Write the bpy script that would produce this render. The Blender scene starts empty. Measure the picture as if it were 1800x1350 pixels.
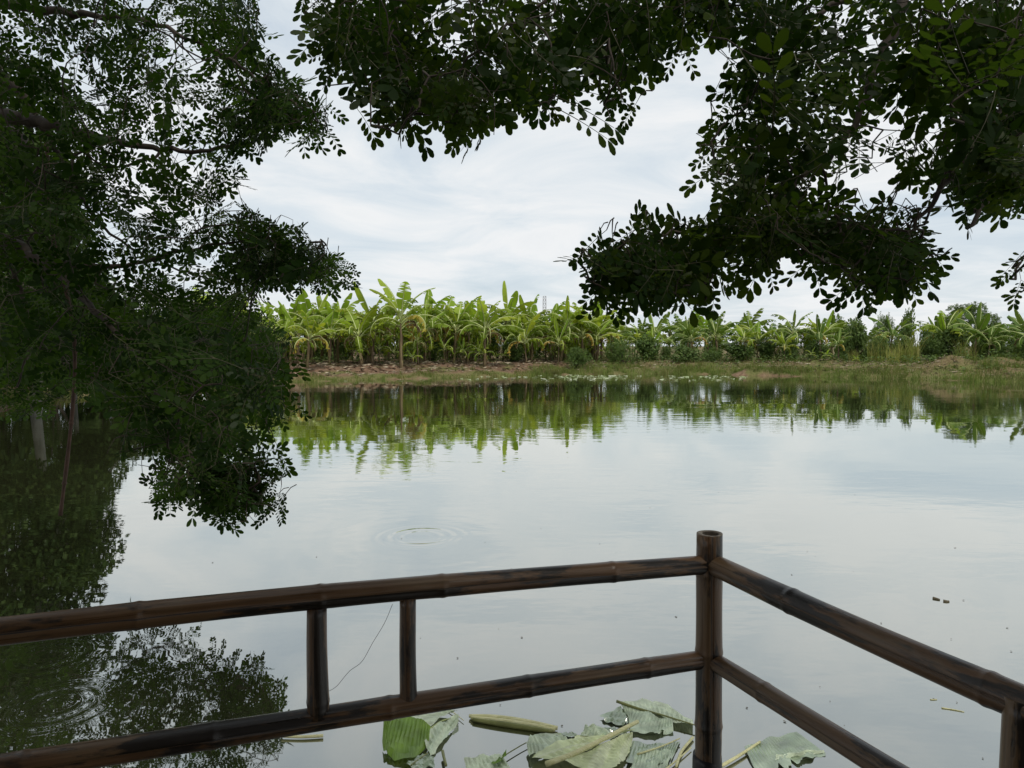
import bpy, math, random
import numpy as np
from mathutils import Vector, Matrix, Quaternion

R = random.Random(11)
N = np.random.default_rng(5)
S = bpy.context.scene
COL = S.collection

# ------------------------------------------------------------------ camera
F, CX, CY = 1240.0, 900.0, 675.0          # focal length and centre in photo pixels
CAM = Vector((0, 0, 2.1))
PITCH = math.atan(67 / F)
cd = bpy.data.cameras.new('camera')
cam = bpy.data.objects.new('camera', cd); COL.objects.link(cam)
cam.location = CAM
cam.rotation_euler = (math.pi / 2 - PITCH, 0, 0)
cd.sensor_width = 36; cd.lens = F / 1800 * 36
cd.clip_start = .05; cd.clip_end = 3000
S.camera = cam
FW = Vector((0, math.cos(PITCH), -math.sin(PITCH)))
UP = Vector((0, math.sin(PITCH), math.cos(PITCH)))
RT = Vector((1, 0, 0))
def ray(x, y): return FW + RT * ((x - CX) / F) + UP * ((CY - y) / F)
def P(x, y, d): return CAM + ray(x, y) * d
def G(x, y, z=0.0):
    r = ray(x, y); return CAM + r * ((z - CAM.z) / r.z)
def proj(p):
    q = p - CAM; d = q.dot(FW)
    return CX + F * q.x / d, CY - F * q.dot(UP) / d, d

# ------------------------------------------------------------------ sky
SUN_EL, SUN_AZ = math.radians(62), math.radians(150)
W = bpy.data.worlds.new('World'); S.world = W; W.use_nodes = True
nt = W.node_tree; nt.nodes.clear()
def nd(t, kind, **kw):
    n = t.nodes.new(kind)
    for k, v in kw.items():
        if k.startswith('i_'):
            key = k[2:]; key = int(key) if key.isdigit() else key.replace('_', ' ')
            n.inputs[key].default_value = v
        else: setattr(n, k, v)
    return n
def mth(t, op, a, b=None, clamp=False):
    n = t.nodes.new('ShaderNodeMath'); n.operation = op; n.use_clamp = clamp
    for i, v in enumerate((a, b)):
        if v is None: continue
        if isinstance(v, (int, float)): n.inputs[i].default_value = v
        else: t.links.new(v, n.inputs[i])
    return n.outputs[0]
def ramp(t, fac, stops, interp='LINEAR'):
    n = t.nodes.new('ShaderNodeValToRGB'); cr = n.color_ramp; cr.interpolation = interp
    while len(cr.elements) < len(stops): cr.elements.new(.5)
    for e, (p, c) in zip(cr.elements, stops):
        e.position = p
        e.color = (c, c, c, 1) if isinstance(c, (int, float)) else (*c, 1)
    t.links.new(fac, n.inputs[0]); return n.outputs[0]
def mixc(t, fac, a, b, mode='MIX'):
    n = t.nodes.new('ShaderNodeMix'); n.data_type = 'RGBA'; n.blend_type = mode
    for i, v in ((0, fac), (6, a), (7, b)):
        if isinstance(v, (int, float)): n.inputs[i].default_value = v
        elif isinstance(v, tuple): n.inputs[i].default_value = (*v, 1)
        else: t.links.new(v, n.inputs[i])
    return n.outputs[2]
L = nt.links.new
sky = nd(nt, 'ShaderNodeTexSky', sky_type='NISHITA', sun_disc=False, sun_elevation=SUN_EL,
         sun_rotation=SUN_AZ, air_density=1.0, dust_density=2.0, ozone_density=1.0)
bg1 = nd(nt, 'ShaderNodeBackground', i_Strength=.14); L(sky.outputs[0], bg1.inputs[0])
tc = nd(nt, 'ShaderNodeTexCoord')
sep = nd(nt, 'ShaderNodeSeparateXYZ'); L(tc.outputs['Generated'], sep.inputs[0])
zz = mth(nt, 'ADD', mth(nt, 'ABSOLUTE', sep.outputs[2]), .13)
comb = nd(nt, 'ShaderNodeCombineXYZ')
L(mth(nt, 'DIVIDE', sep.outputs[0], zz), comb.inputs[0]); L(mth(nt, 'DIVIDE', sep.outputs[1], zz), comb.inputs[1])
n1 = nd(nt, 'ShaderNodeTexNoise', i_Scale=1.25, i_Detail=10.0, i_Roughness=.6, i_Distortion=.7); L(comb.outputs[0], n1.inputs['Vector'])
n2 = nd(nt, 'ShaderNodeTexNoise', i_Scale=.45, i_Detail=3.0, i_Roughness=.5); L(comb.outputs[0], n2.inputs['Vector'])
den = mth(nt, 'ADD', mth(nt, 'MULTIPLY', n1.outputs[0], .6), mth(nt, 'MULTIPLY', n2.outputs[0], .5))
cf = ramp(nt, den, [(.38, .78), (.55, .94), (.68, 1.0)])
cc = ramp(nt, den, [(.38, (.65, .735, .805)), (.51, (.76, .82, .86)), (.62, (.89, .905, .915)), (.74, (.78, .815, .845))])
bg2 = nd(nt, 'ShaderNodeBackground', i_Strength=1.0); L(cc, bg2.inputs[0])
mx = nd(nt, 'ShaderNodeMixShader'); L(cf, mx.inputs[0]); L(bg1.outputs[0], mx.inputs[1]); L(bg2.outputs[0], mx.inputs[2])
out = nd(nt, 'ShaderNodeOutputWorld'); L(mx.outputs[0], out.inputs[0])

# ------------------------------------------------------------------ sun and exposure
sd = bpy.data.lights.new('sun', 'SUN'); sd.energy = 3.0; sd.angle = math.radians(10); sd.color = (1, .95, .86)
sun = bpy.data.objects.new('sun', sd); COL.objects.link(sun)
sv = Vector((math.sin(SUN_AZ) * math.cos(SUN_EL), math.cos(SUN_AZ) * math.cos(SUN_EL), math.sin(SUN_EL)))
sun.rotation_euler = sv.to_track_quat('Z', 'Y').to_euler()
S.view_settings.view_transform = 'Standard'; S.view_settings.look = 'None'
S.view_settings.exposure = 0; S.view_settings.gamma = 1; S.view_settings.use_curve_mapping = False
S.render.engine = 'CYCLES'
S.cycles.max_bounces = 6; S.cycles.diffuse_bounces = 3; S.cycles.transmission_bounces = 4

# ------------------------------------------------------------------ materials
def newmat(name):
    m = bpy.data.materials.new(name); m.use_nodes = True; t = m.node_tree; t.nodes.clear()
    o = t.nodes.new('ShaderNodeOutputMaterial'); return m, t, o
def leafmat(name, c0, c1, c2, trans, tcol=None, gloss=.35, rough=.45, scale=3.0, gfac=.05):
    """leaf shader: three tones varied per object / per leaf, part of the light passes through"""
    m, t, o = newmat(name)
    oi = t.nodes.new('ShaderNodeObjectInfo'); at = nd(t, 'ShaderNodeAttribute', attribute_name='v')
    v = mth(t, 'FRACT', mth(t, 'ADD', oi.outputs['Random'], at.outputs['Fac']))
    col = ramp(t, v, [(0, c0), (.5, c1), (1, c2)])
    g = t.nodes.new('ShaderNodeNewGeometry')
    no = nd(t, 'ShaderNodeTexNoise', i_Scale=scale, i_Detail=3.0); t.links.new(g.outputs['Position'], no.inputs['Vector'])
    k = ramp(t, no.outputs[0], [(.3, .72), (.7, 1.25)])
    col = mixc(t, 1.0, col, k, 'MULTIPLY')
    d = t.nodes.new('ShaderNodeBsdfDiffuse'); t.links.new(col, d.inputs[0])
    tr = t.nodes.new('ShaderNodeBsdfTranslucent')
    t.links.new(mixc(t, 1.0, col, tcol or (1.3, 1.25, .6), 'MULTIPLY'), tr.inputs[0])
    m1 = t.nodes.new('ShaderNodeMixShader'); m1.inputs[0].default_value = trans
    t.links.new(d.outputs[0], m1.inputs[1]); t.links.new(tr.outputs[0], m1.inputs[2])
    gl = nd(t, 'ShaderNodeBsdfGlossy', i_Roughness=rough); gl.inputs[0].default_value = (gloss, gloss, gloss, 1)
    m2 = t.nodes.new('ShaderNodeMixShader')
    lw = nd(t, 'ShaderNodeLayerWeight', i_Blend=.25)
    t.links.new(mth(t, 'ADD', mth(t, 'MULTIPLY', lw.outputs['Facing'], .18), gfac), m2.inputs[0])
    t.links.new(m1.outputs[0], m2.inputs[1]); t.links.new(gl.outputs[0], m2.inputs[2])
    t.links.new(m2.outputs[0], o.inputs[0]); return m
def plain(name, stops, scale=6, rough=.7, bump=.0, stretch=(1, 1, 1), detail=6.0, spec=.4, coord='Object', jitter=.0):
    m, t, o = newmat(name)
    b = nd(t, 'ShaderNodeBsdfPrincipled', i_Roughness=rough)
    b.inputs['Specular IOR Level'].default_value = spec
    tx = t.nodes.new('ShaderNodeTexCoord'); mp = t.nodes.new('ShaderNodeMapping'); mp.inputs['Scale'].default_value = stretch
    t.links.new(tx.outputs[coord], mp.inputs[0])
    no = nd(t, 'ShaderNodeTexNoise', i_Scale=scale, i_Detail=detail, i_Roughness=.6); t.links.new(mp.outputs[0], no.inputs['Vector'])
    v = no.outputs[0]
    if jitter:
        oi = t.nodes.new('ShaderNodeObjectInfo')
        at = nd(t, 'ShaderNodeAttribute', attribute_name='v')
        w = mth(t, 'FRACT', mth(t, 'ADD', oi.outputs['Random'], at.outputs['Fac']))
        v = mth(t, 'ADD', v, mth(t, 'MULTIPLY', mth(t, 'SUBTRACT', w, .5), jitter))
    t.links.new(ramp(t, v, stops), b.inputs['Base Color'])
    if bump:
        bp = nd(t, 'ShaderNodeBump', i_Strength=.6, i_Distance=bump); t.links.new(no.outputs[0], bp.inputs['Height'])
        t.links.new(bp.outputs[0], b.inputs['Normal'])
    t.links.new(b.outputs[0], o.inputs[0]); return m

M = {}
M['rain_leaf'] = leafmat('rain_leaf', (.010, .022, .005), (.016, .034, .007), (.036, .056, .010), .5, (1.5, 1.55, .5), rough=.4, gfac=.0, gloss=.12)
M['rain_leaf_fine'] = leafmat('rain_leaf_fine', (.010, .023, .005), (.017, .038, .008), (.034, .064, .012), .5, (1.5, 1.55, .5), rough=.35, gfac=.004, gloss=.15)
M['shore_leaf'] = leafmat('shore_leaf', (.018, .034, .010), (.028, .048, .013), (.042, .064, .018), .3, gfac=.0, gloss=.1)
M['banana_leaf'] = leafmat('banana_leaf', (.105, .165, .020), (.165, .24, .026), (.26, .31, .036), .45, scale=.9, gfac=.0, gloss=.18)
M['banana_new'] = leafmat('banana_new', (.15, .25, .028), (.20, .31, .036), (.28, .365, .05), .48, scale=.9, gfac=.0, gloss=.18)
M['banana_yellow'] = leafmat('banana_yellow', (.34, .30, .05), (.40, .28, .05), (.30, .20, .06), .35, scale=1.2, gfac=.02)
M['banana_dry'] = leafmat('banana_dry', (.15, .10, .055), (.20, .14, .075), (.11, .075, .045), .15, scale=2, gfac=.0)
M['palm_leaf'] = leafmat('palm_leaf', (.06, .105, .022), (.09, .15, .03), (.13, .19, .04), .3, gfac=.03)
M['shrub_leaf'] = leafmat('shrub_leaf', (.05, .09, .024), (.075, .125, .03), (.11, .165, .042), .3, gfac=.01)
M['bush_leaf'] = leafmat('bush_leaf', (.045, .095, .022), (.062, .12, .026), (.08, .145, .032), .25, gfac=.01)
M['tree_leaf'] = leafmat('tree_leaf', (.065, .11, .03), (.085, .135, .036), (.12, .17, .05), .3, gfac=.01)
M['grass'] = leafmat('grass', (.10, .13, .035), (.12, .175, .04), (.20, .17, .075), .3, scale=.35, gfac=.0)
M['tall_grass'] = leafmat('tall_grass', (.20, .25, .06), (.25, .28, .075), (.33, .29, .12), .3, scale=.5, gfac=.0)
M['litter'] = plain('litter', [(.2, (.09, .065, .04)), (.5, (.20, .15, .10)), (.85, (.34, .29, .21))], 3, .9, jitter=.9)
M['earth'] = None
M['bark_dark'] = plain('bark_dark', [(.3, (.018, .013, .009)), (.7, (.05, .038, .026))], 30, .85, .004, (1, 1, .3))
M['bark_pale'] = plain('bark_pale', [(.3, (.06, .057, .048)), (.7, (.15, .145, .125))], 6, .9, .01, (1, 1, .4))
M['stem'] = plain('stem', [(.28, (.05, .032, .018)), (.5, (.125, .088, .045)), (.75, (.19, .17, .065))], 5, .7, .01, (2, 2, .5), jitter=.25)
M['midrib'] = plain('midrib', [(.3, (.30, .36, .12)), (.7, (.42, .46, .19))], 4, .5)
M['steel'] = plain('steel', [(.3, (.16, .16, .17)), (.7, (.24, .24, .25))], 2, .6)
M['vine'] = plain('vine', [(.3, (.04, .024, .016)), (.7, (.09, .048, .032))], 20, .8, .003)
M['line'] = plain('line', [(.3, (.05, .05, .05)), (.7, (.10, .10, .10))], 20, .5)
M['pale_leaf'] = leafmat('pale_leaf', (.50, .58, .42), (.56, .63, .46), (.42, .51, .37), .15, (1, 1, .8), gloss=.6, rough=.35, scale=14, gfac=.05)
M['pale_yellow_leaf'] = leafmat('pale_yellow_leaf', (.64, .70, .40), (.60, .67, .38), (.68, .72, .47), .15, (1, 1, .8), gloss=.6, rough=.35, scale=14, gfac=.05)
M['green_leaf'] = leafmat('green_leaf', (.11, .20, .025), (.13, .23, .028), (.16, .26, .034), .25, gloss=.6, rough=.3, scale=12, gfac=.05)
M['sunk_leaf'] = leafmat('sunk_leaf', (.27, .34, .24), (.31, .38, .26), (.23, .30, .20), .05, (1, 1, .8), gloss=.7, rough=.12, scale=9, gfac=.16)
M['straw'] = plain('straw', [(.3, (.36, .35, .15)), (.5, (.52, .50, .26)), (.75, (.62, .60, .38))], 14, .5, .003, (1, 12, 1))
M['olive_rib'] = plain('olive_rib', [(.3, (.10, .11, .03)), (.7, (.20, .21, .07))], 14, .4)
M['speck'] = plain('speck', [(.3, (.03, .025, .015)), (.7, (.12, .10, .06))], 20, .8)
M['foam'] = plain('foam', [(.3, (.45, .48, .38)), (.7, (.70, .72, .64))], 8, .7)
M['pad'] = leafmat('pad', (.26, .34, .14), (.40, .46, .30), (.55, .58, .46), .1)

def earth_mat():
    m, t, o = newmat('earth')
    b = nd(t, 'ShaderNodeBsdfPrincipled', i_Roughness=.95); b.inputs['Specular IOR Level'].default_value = .15
    g = t.nodes.new('ShaderNodeNewGeometry')
    a = nd(t, 'ShaderNodeTexNoise', i_Scale=.5, i_Detail=6.0); f = nd(t, 'ShaderNodeTexNoise', i_Scale=5.0, i_Detail=8.0, i_Roughness=.7)
    for n in (a, f): t.links.new(g.outputs['Position'], n.inputs['Vector'])
    c = ramp(t, f.outputs[0], [(.28, (.075, .045, .028)), (.5, (.14, .086, .056)), (.72, (.22, .155, .105))])
    gr = ramp(t, f.outputs[0], [(.3, (.06, .075, .02)), (.7, (.13, .14, .045))])
    c = mixc(t, ramp(t, a.outputs[0], [(.5, 0), (.62, .8)]), c, gr)
    at = nd(t, 'ShaderNodeAttribute', attribute_name='green')
    c = mixc(t, mth(t, 'MULTIPLY', at.outputs['Fac'], ramp(t, f.outputs[0], [(.35, .6), (.6, 1)])), c, gr)
    t.links.new(c, b.inputs['Base Color'])
    bp = nd(t, 'ShaderNodeBump', i_Strength=.7, i_Distance=.06); t.links.new(f.outputs[0], bp.inputs['Height']); t.links.new(bp.outputs[0], b.inputs['Normal'])
    t.links.new(b.outputs[0], o.inputs[0]); return m
M['earth'] = earth_mat()

RINGS = [(*G(742, 943).xy, .52, .0022, 44), (*G(742, 943).xy, 1.7, .00022, 26), (*G(100, 1240).xy, .36, .0005, 58), (*G(88, 1152).xy, .36, .0005, 52),
         (*G(1650, 1056).xy, .40, .0006, 34), (*G(560, 905).xy, 1.5, .0003, 18)]
def water_mat():
    m, t, o = newmat('water')
    g = t.nodes.new('ShaderNodeNewGeometry')
    mp = t.nodes.new('ShaderNodeMapping'); mp.inputs['Scale'].default_value = (.55, 1.25, 1); t.links.new(g.outputs['Position'], mp.inputs[0])
    a = nd(t, 'ShaderNodeTexNoise', i_Scale=2.4, i_Detail=3.0, i_Roughness=.5); b = nd(t, 'ShaderNodeTexNoise', i_Scale=.35, i_Detail=2.0)
    c = nd(t, 'ShaderNodeTexNoise', i_Scale=.12, i_Detail=2.0)
    for n in (a, b, c): t.links.new(mp.outputs[0], n.inputs['Vector'])
    patch = ramp(t, c.outputs[0], [(.42, .15), (.58, 1.3)])
    h = mth(t, 'ADD', mth(t, 'MULTIPLY', mth(t, 'MULTIPLY', a.outputs[0], .0042), patch), mth(t, 'MULTIPLY', b.outputs[0], .0075))
    sp = t.nodes.new('ShaderNodeSeparateXYZ'); t.links.new(g.outputs['Position'], sp.inputs[0])
    for (x, y, r, amp, fr) in RINGS:
        dx = mth(t, 'SUBTRACT', sp.outputs[0], x); dy = mth(t, 'SUBTRACT', sp.outputs[1], y)
        d = mth(t, 'SQRT', mth(t, 'ADD', mth(t, 'MULTIPLY', dx, dx), mth(t, 'MULTIPLY', dy, dy)))
        u = mth(t, 'SUBTRACT', 1.0, mth(t, 'ABSOLUTE', mth(t, 'SUBTRACT', mth(t, 'DIVIDE', d, r * .5), 1.15)), True)
        w = mth(t, 'MULTIPLY', mth(t, 'SINE', mth(t, 'MULTIPLY', d, fr)), mth(t, 'MULTIPLY', u, amp))
        h = mth(t, 'ADD', h, w)
    bp = nd(t, 'ShaderNodeBump', i_Strength=1.0, i_Distance=1.0); t.links.new(h, bp.inputs['Height'])
    df = t.nodes.new('ShaderNodeBsdfDiffuse'); df.inputs[0].default_value = (.030, .033, .015, 1)
    gl = nd(t, 'ShaderNodeBsdfGlossy', i_Roughness=.015); gl.inputs[0].default_value = (.965, .98, .945, 1); t.links.new(bp.outputs[0], gl.inputs['Normal'])
    lw = nd(t, 'ShaderNodeLayerWeight', i_Blend=.5)      # facing = 1 - cos
    fr = mth(t, 'ADD', .11, mth(t, 'MULTIPLY', mth(t, 'POWER', lw.outputs['Facing'], 1.35), .85))
    ms = t.nodes.new('ShaderNodeMixShader'); t.links.new(fr, ms.inputs[0]); t.links.new(df.outputs[0], ms.inputs[1]); t.links.new(gl.outputs[0], ms.inputs[2])
    t.links.new(ms.outputs[0], o.inputs[0]); return m
M['water'] = water_mat()

def bamboo_mat():
    m, t, o = newmat('bamboo')
    b = nd(t, 'ShaderNodeBsdfPrincipled', i_Roughness=.5); b.inputs['Specular IOR Level'].default_value = .45
    at = nd(t, 'ShaderNodeAttribute', attribute_name='uvl')       # x = along (m), y = around (m), z = pole id
    oi = t.nodes.new('ShaderNodeObjectInfo')
    vm = t.nodes.new('ShaderNodeVectorMath'); vm.operation = 'ADD'
    t.links.new(at.outputs['Vector'], vm.inputs[0])
    cb = t.nodes.new('ShaderNodeCombineXYZ')
    for i in range(3): t.links.new(mth(t, 'MULTIPLY', oi.outputs['Random'], 37.0 + 11 * i), cb.inputs[i])
    t.links.new(cb.outputs[0], vm.inputs[1])
    def ns(scale, st, det=5.0, ro=.6):
        mp = t.nodes.new('ShaderNodeMapping'); mp.inputs['Scale'].default_value = st; t.links.new(vm.outputs[0], mp.inputs[0])
        n = nd(t, 'ShaderNodeTexNoise', i_Scale=scale, i_Detail=det, i_Roughness=ro); t.links.new(mp.outputs[0], n.inputs['Vector']); return n.outputs[0]
    fib = ns(60, (.05, 2.2, 1)); blot = ns(3.4, (.9, 4.2, 1), 6.0, .66); tone = ns(4, (.6, 1.5, 1), 3.0)
    c = ramp(t, tone, [(.3, (.070, .036, .017)), (.5, (.118, .064, .030)), (.7, (.145, .095, .050))])
    c = mixc(t, 1.0, c, ramp(t, fib, [(.3, .62), (.7, 1.2)]), 'MULTIPLY')
    dk = ramp(t, blot, [(.485, 0), (.54, 1)])
    c = mixc(t, mth(t, 'MULTIPLY', dk, .93), c, (.011, .010, .009))
    gl = ramp(t, ns(26, (.25, 1.6, 1), 4.0), [(.62, 0), (.74, .35)])
    c = mixc(t, gl, c, (.20, .17, .13))
    t.links.new(c, b.inputs['Base Color'])
    t.links.new(ramp(t, fib, [(.3, .22), (.7, .5)]), b.inputs['Roughness'])
    bp = nd(t, 'ShaderNodeBump', i_Strength=.5, i_Distance=.0016)
    t.links.new(mth(t, 'ADD', fib, mth(t, 'MULTIPLY', dk, -.6)), bp.inputs['Height']); t.links.new(bp.outputs[0], b.inputs['Normal'])
    t.links.new(b.outputs[0], o.inputs[0]); return m
M['bamboo'] = bamboo_mat()
M['bamboo_cut'] = plain('bamboo_cut', [(.3, (.10, .08, .06)), (.7, (.26, .22, .17))], 60, .8)
M['bamboo_core'] = plain('bamboo_core', [(.3, (.03, .024, .018)), (.7, (.09, .07, .05))], 60, .9)
M['black_paint'] = plain('black_paint', [(.3, (.006, .006, .007)), (.7, (.013, .013, .014))], 20, .35)

# ------------------------------------------------------------------ mesh helpers
class MB:
    def __init__(s): s.v = []; s.f = []; s.a = []; s.m = []; s.n = 0
    def add(s, verts, faces, val=0.0, mi=0):
        s.v.extend([tuple(q) for q in verts]); s.f.extend([tuple(i + s.n for i in q) for q in faces])
        if isinstance(val, (int, float)): s.a.extend([val] * len(verts))
        else: s.a.extend(val)
        s.m.extend([mi] * len(faces)); s.n += len(verts)
    def tube(s, pts, rad, k=6, val=0.0, mi=0, cap=True):
        pts = [Vector(p) for p in pts]; vs = []; fs = []
        if isinstance(rad, (int, float)): rad = [rad] * len(pts)
        up = None
        for i, p in enumerate(pts):
            d = (pts[min(i + 1, len(pts) - 1)] - pts[max(i - 1, 0)]).normalized()
            if up is None: up = d.orthogonal().normalized()
            up = (up - d * up.dot(d)); up = up.normalized() if up.length > 1e-6 else d.orthogonal().normalized()
            w = d.cross(up)
            for j in range(k):
                a = 2 * math.pi * j / k; vs.append(p + (up * math.cos(a) + w * math.sin(a)) * rad[i])
        for i in range(len(pts) - 1):
            for j in range(k): fs.append((i * k + j, i * k + (j + 1) % k, (i + 1) * k + (j + 1) % k, (i + 1) * k + j))
        if cap: fs.append(tuple(range(k))[::-1]); fs.append(tuple((len(pts) - 1) * k + j for j in range(k)))
        s.add(vs, fs, val, mi)
    def mesh(s, name, mats, smooth=False):
        me = bpy.data.meshes.new(name); me.from_pydata(s.v, [], s.f)
        for m in (mats if isinstance(mats, (list, tuple)) else [mats]): me.materials.append(m)
        if any(s.m): me.polygons.foreach_set('material_index', s.m)
        at = me.attributes.new('v', 'FLOAT', 'POINT'); at.data.foreach_set('value', s.a)
        if smooth: me.polygons.foreach_set('use_smooth', [True] * len(me.polygons))
        me.update(); return me
def obj(name, me, parent=None, mat=None):
    o = bpy.data.objects.new(name, me); COL.objects.link(o)
    if parent: o.parent = parent
    if mat is not None: o.matrix_local = mat
    return o
def tag(o, label, cat, group=None, kind=None):
    if label: o['label'] = label
    if cat: o['category'] = cat
    if group: o['group'] = group
    if kind: o['kind'] = kind
    return o
def thing(name, label, cat, loc=(0, 0, 0), rz=0, group=None):
    o = bpy.data.objects.new(name, None); COL.objects.link(o); o.location = loc; o.rotation_euler = (0, 0, rz)
    o.empty_display_size = .2
    return tag(o, label, cat, group)
def smooth_path(pts, n=8):
    pts = [Vector(p) for p in pts]; res = []
    q = [pts[0] * 2 - pts[1]] + pts + [pts[-1] * 2 - pts[-2]]
    for i in range(1, len(q) - 2):
        for k in range(n):
            t = k / n; a, b, c, d = q[i - 1], q[i], q[i + 1], q[i + 2]
            res.append(.5 * ((2 * b) + (c - a) * t + (2 * a - 5 * b + 4 * c - d) * t * t + (3 * b - a - 3 * c + d) * t ** 3))
    res.append(pts[-1]); return res

# ------------------------------------------------------------------ ground and pond
far_px = [(430, 673), (500, 672), (600, 669), (750, 665), (900, 661), (950, 659.5), (1100, 657), (1250, 658), (1400, 661.5), (1550, 665), (1650, 668), (1800, 673), (2000, 686)]
POND = [(-4, -2.5), (-6.2, 3), (-10, 9), (-14.2, 16), (-16.6, 21), (-18.4, 27), (-18.2, 33), (-16.5, 38)] + [tuple(G(x, y).xy) for x, y in far_px] + \
       [(27, 20), (24, 8), (18, 0), (10, -3), (3, -3.4)]
PA = np.array(POND); PB = np.roll(PA, -1, 0)
def sdist(X, Y):
    X = np.asarray(X, float); Y = np.asarray(Y, float); best = np.full(X.shape, 1e9); ins = np.zeros(X.shape, bool)
    for (ax, ay), (bx, by) in zip(PA, PB):
        ex, ey = bx - ax, by - ay
        t = np.clip(((X - ax) * ex + (Y - ay) * ey) / (ex * ex + ey * ey), 0, 1)
        best = np.minimum(best, np.hypot(X - ax - t * ex, Y - ay - t * ey))
        c = ((ay > Y) != (by > Y)) & (X < (bx - ax) * (Y - ay) / (by - ay + 1e-12) + ax); ins ^= c
    return np.where(ins, -best, best)
MOUNDS = [(*G(1672, 640, .9).xy, .75, 1.3, 1.0), (*G(1312, 640, .8).xy, .6, 1.1, .8), (*G(1450, 641, .7).xy, .25, 1.6, .8), (*G(1765, 640, .9).xy, .5, 1.8, 1.0)]
def height(X, Y):
    X = np.asarray(X, float); Y = np.asarray(Y, float); s = sdist(X, Y)
    s = s + .5 * np.sin(X * .9 + 1) * np.cos(Y * .7) + .28 * np.sin(X * 2.3 + Y * 1.7) + .10 * np.sin(X * 5.1 - Y * 3.3)
    h = np.interp(s, [-6, -2, 0, .5, 1.6, 4, 6.5, 9], [-1.6, -.8, 0, .16, .34, .72, .86, .9])
    k = np.clip(s, 0, 2) / 2
    h = h + k * (.05 * np.sin(X * 1.7 + .3 * Y) * np.sin(Y * 1.3) + .03 * np.sin(X * 4.1 + Y) + .02 * np.sin(X * 7.7 - Y * 6.1))
    for (mx_, my_, mh, rx, ry) in MOUNDS: h = h + mh * np.exp(-((X - mx_) / rx) ** 2 - ((Y - my_) / ry) ** 2)
    return h
def hz(x, y): return float(height(np.array([x]), np.array([y]))[0])
def axis(lo, hi, fine0, fine1, step, grow):
    a = list(np.arange(fine0, fine1, step)); s = step; x = fine0
    while x > lo: s *= grow; x -= s; a.insert(0, x)
    s = step; x = a[-1]
    while x < hi: s *= grow; x += s; a.append(x)
    return np.array(a)
ax_ = axis(-900, 900, -27, 40, .4, 1.25); ay_ = axis(-300, 1800, -6, 66, .4, 1.25)
XX, YY = np.meshgrid(ax_, ay_); ZZ = height(XX, YY); SS = sdist(XX, YY)
nx, ny = len(ax_), len(ay_)
idx = np.arange(nx * ny).reshape(ny, nx)
quads = np.stack([idx[:-1, :-1], idx[:-1, 1:], idx[1:, 1:], idx[1:, :-1]], -1).reshape(-1, 4)
me = bpy.data.meshes.new('ground'); me.from_pydata(np.stack([XX, YY, ZZ], -1).reshape(-1, 3).tolist(), [], quads.tolist())
me.materials.append(M['earth']); me.polygons.foreach_set('use_smooth', [True] * len(me.polygons))
ga = me.attributes.new('green', 'FLOAT', 'POINT')
ga.data.foreach_set('value', (np.clip(1.3 - np.abs(SS - .4) / .7, 0, .8) + np.clip((XX - 4) / 6, 0, .45) * (SS > .6)).clip(0, 1).reshape(-1))
tag(obj('ground', me), 'brown earth bank with leaf litter around the pond', None, None, 'structure')
b = MB(); b.add([(-60, -14, 0), (70, -14, 0), (70, 75, 0), (-60, 75, 0)], [(0, 1, 2, 3)])
tag(obj('water', b.mesh('water', M['water'])), 'calm grey green pond water mirroring the sky', None, None, 'structure')

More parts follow.
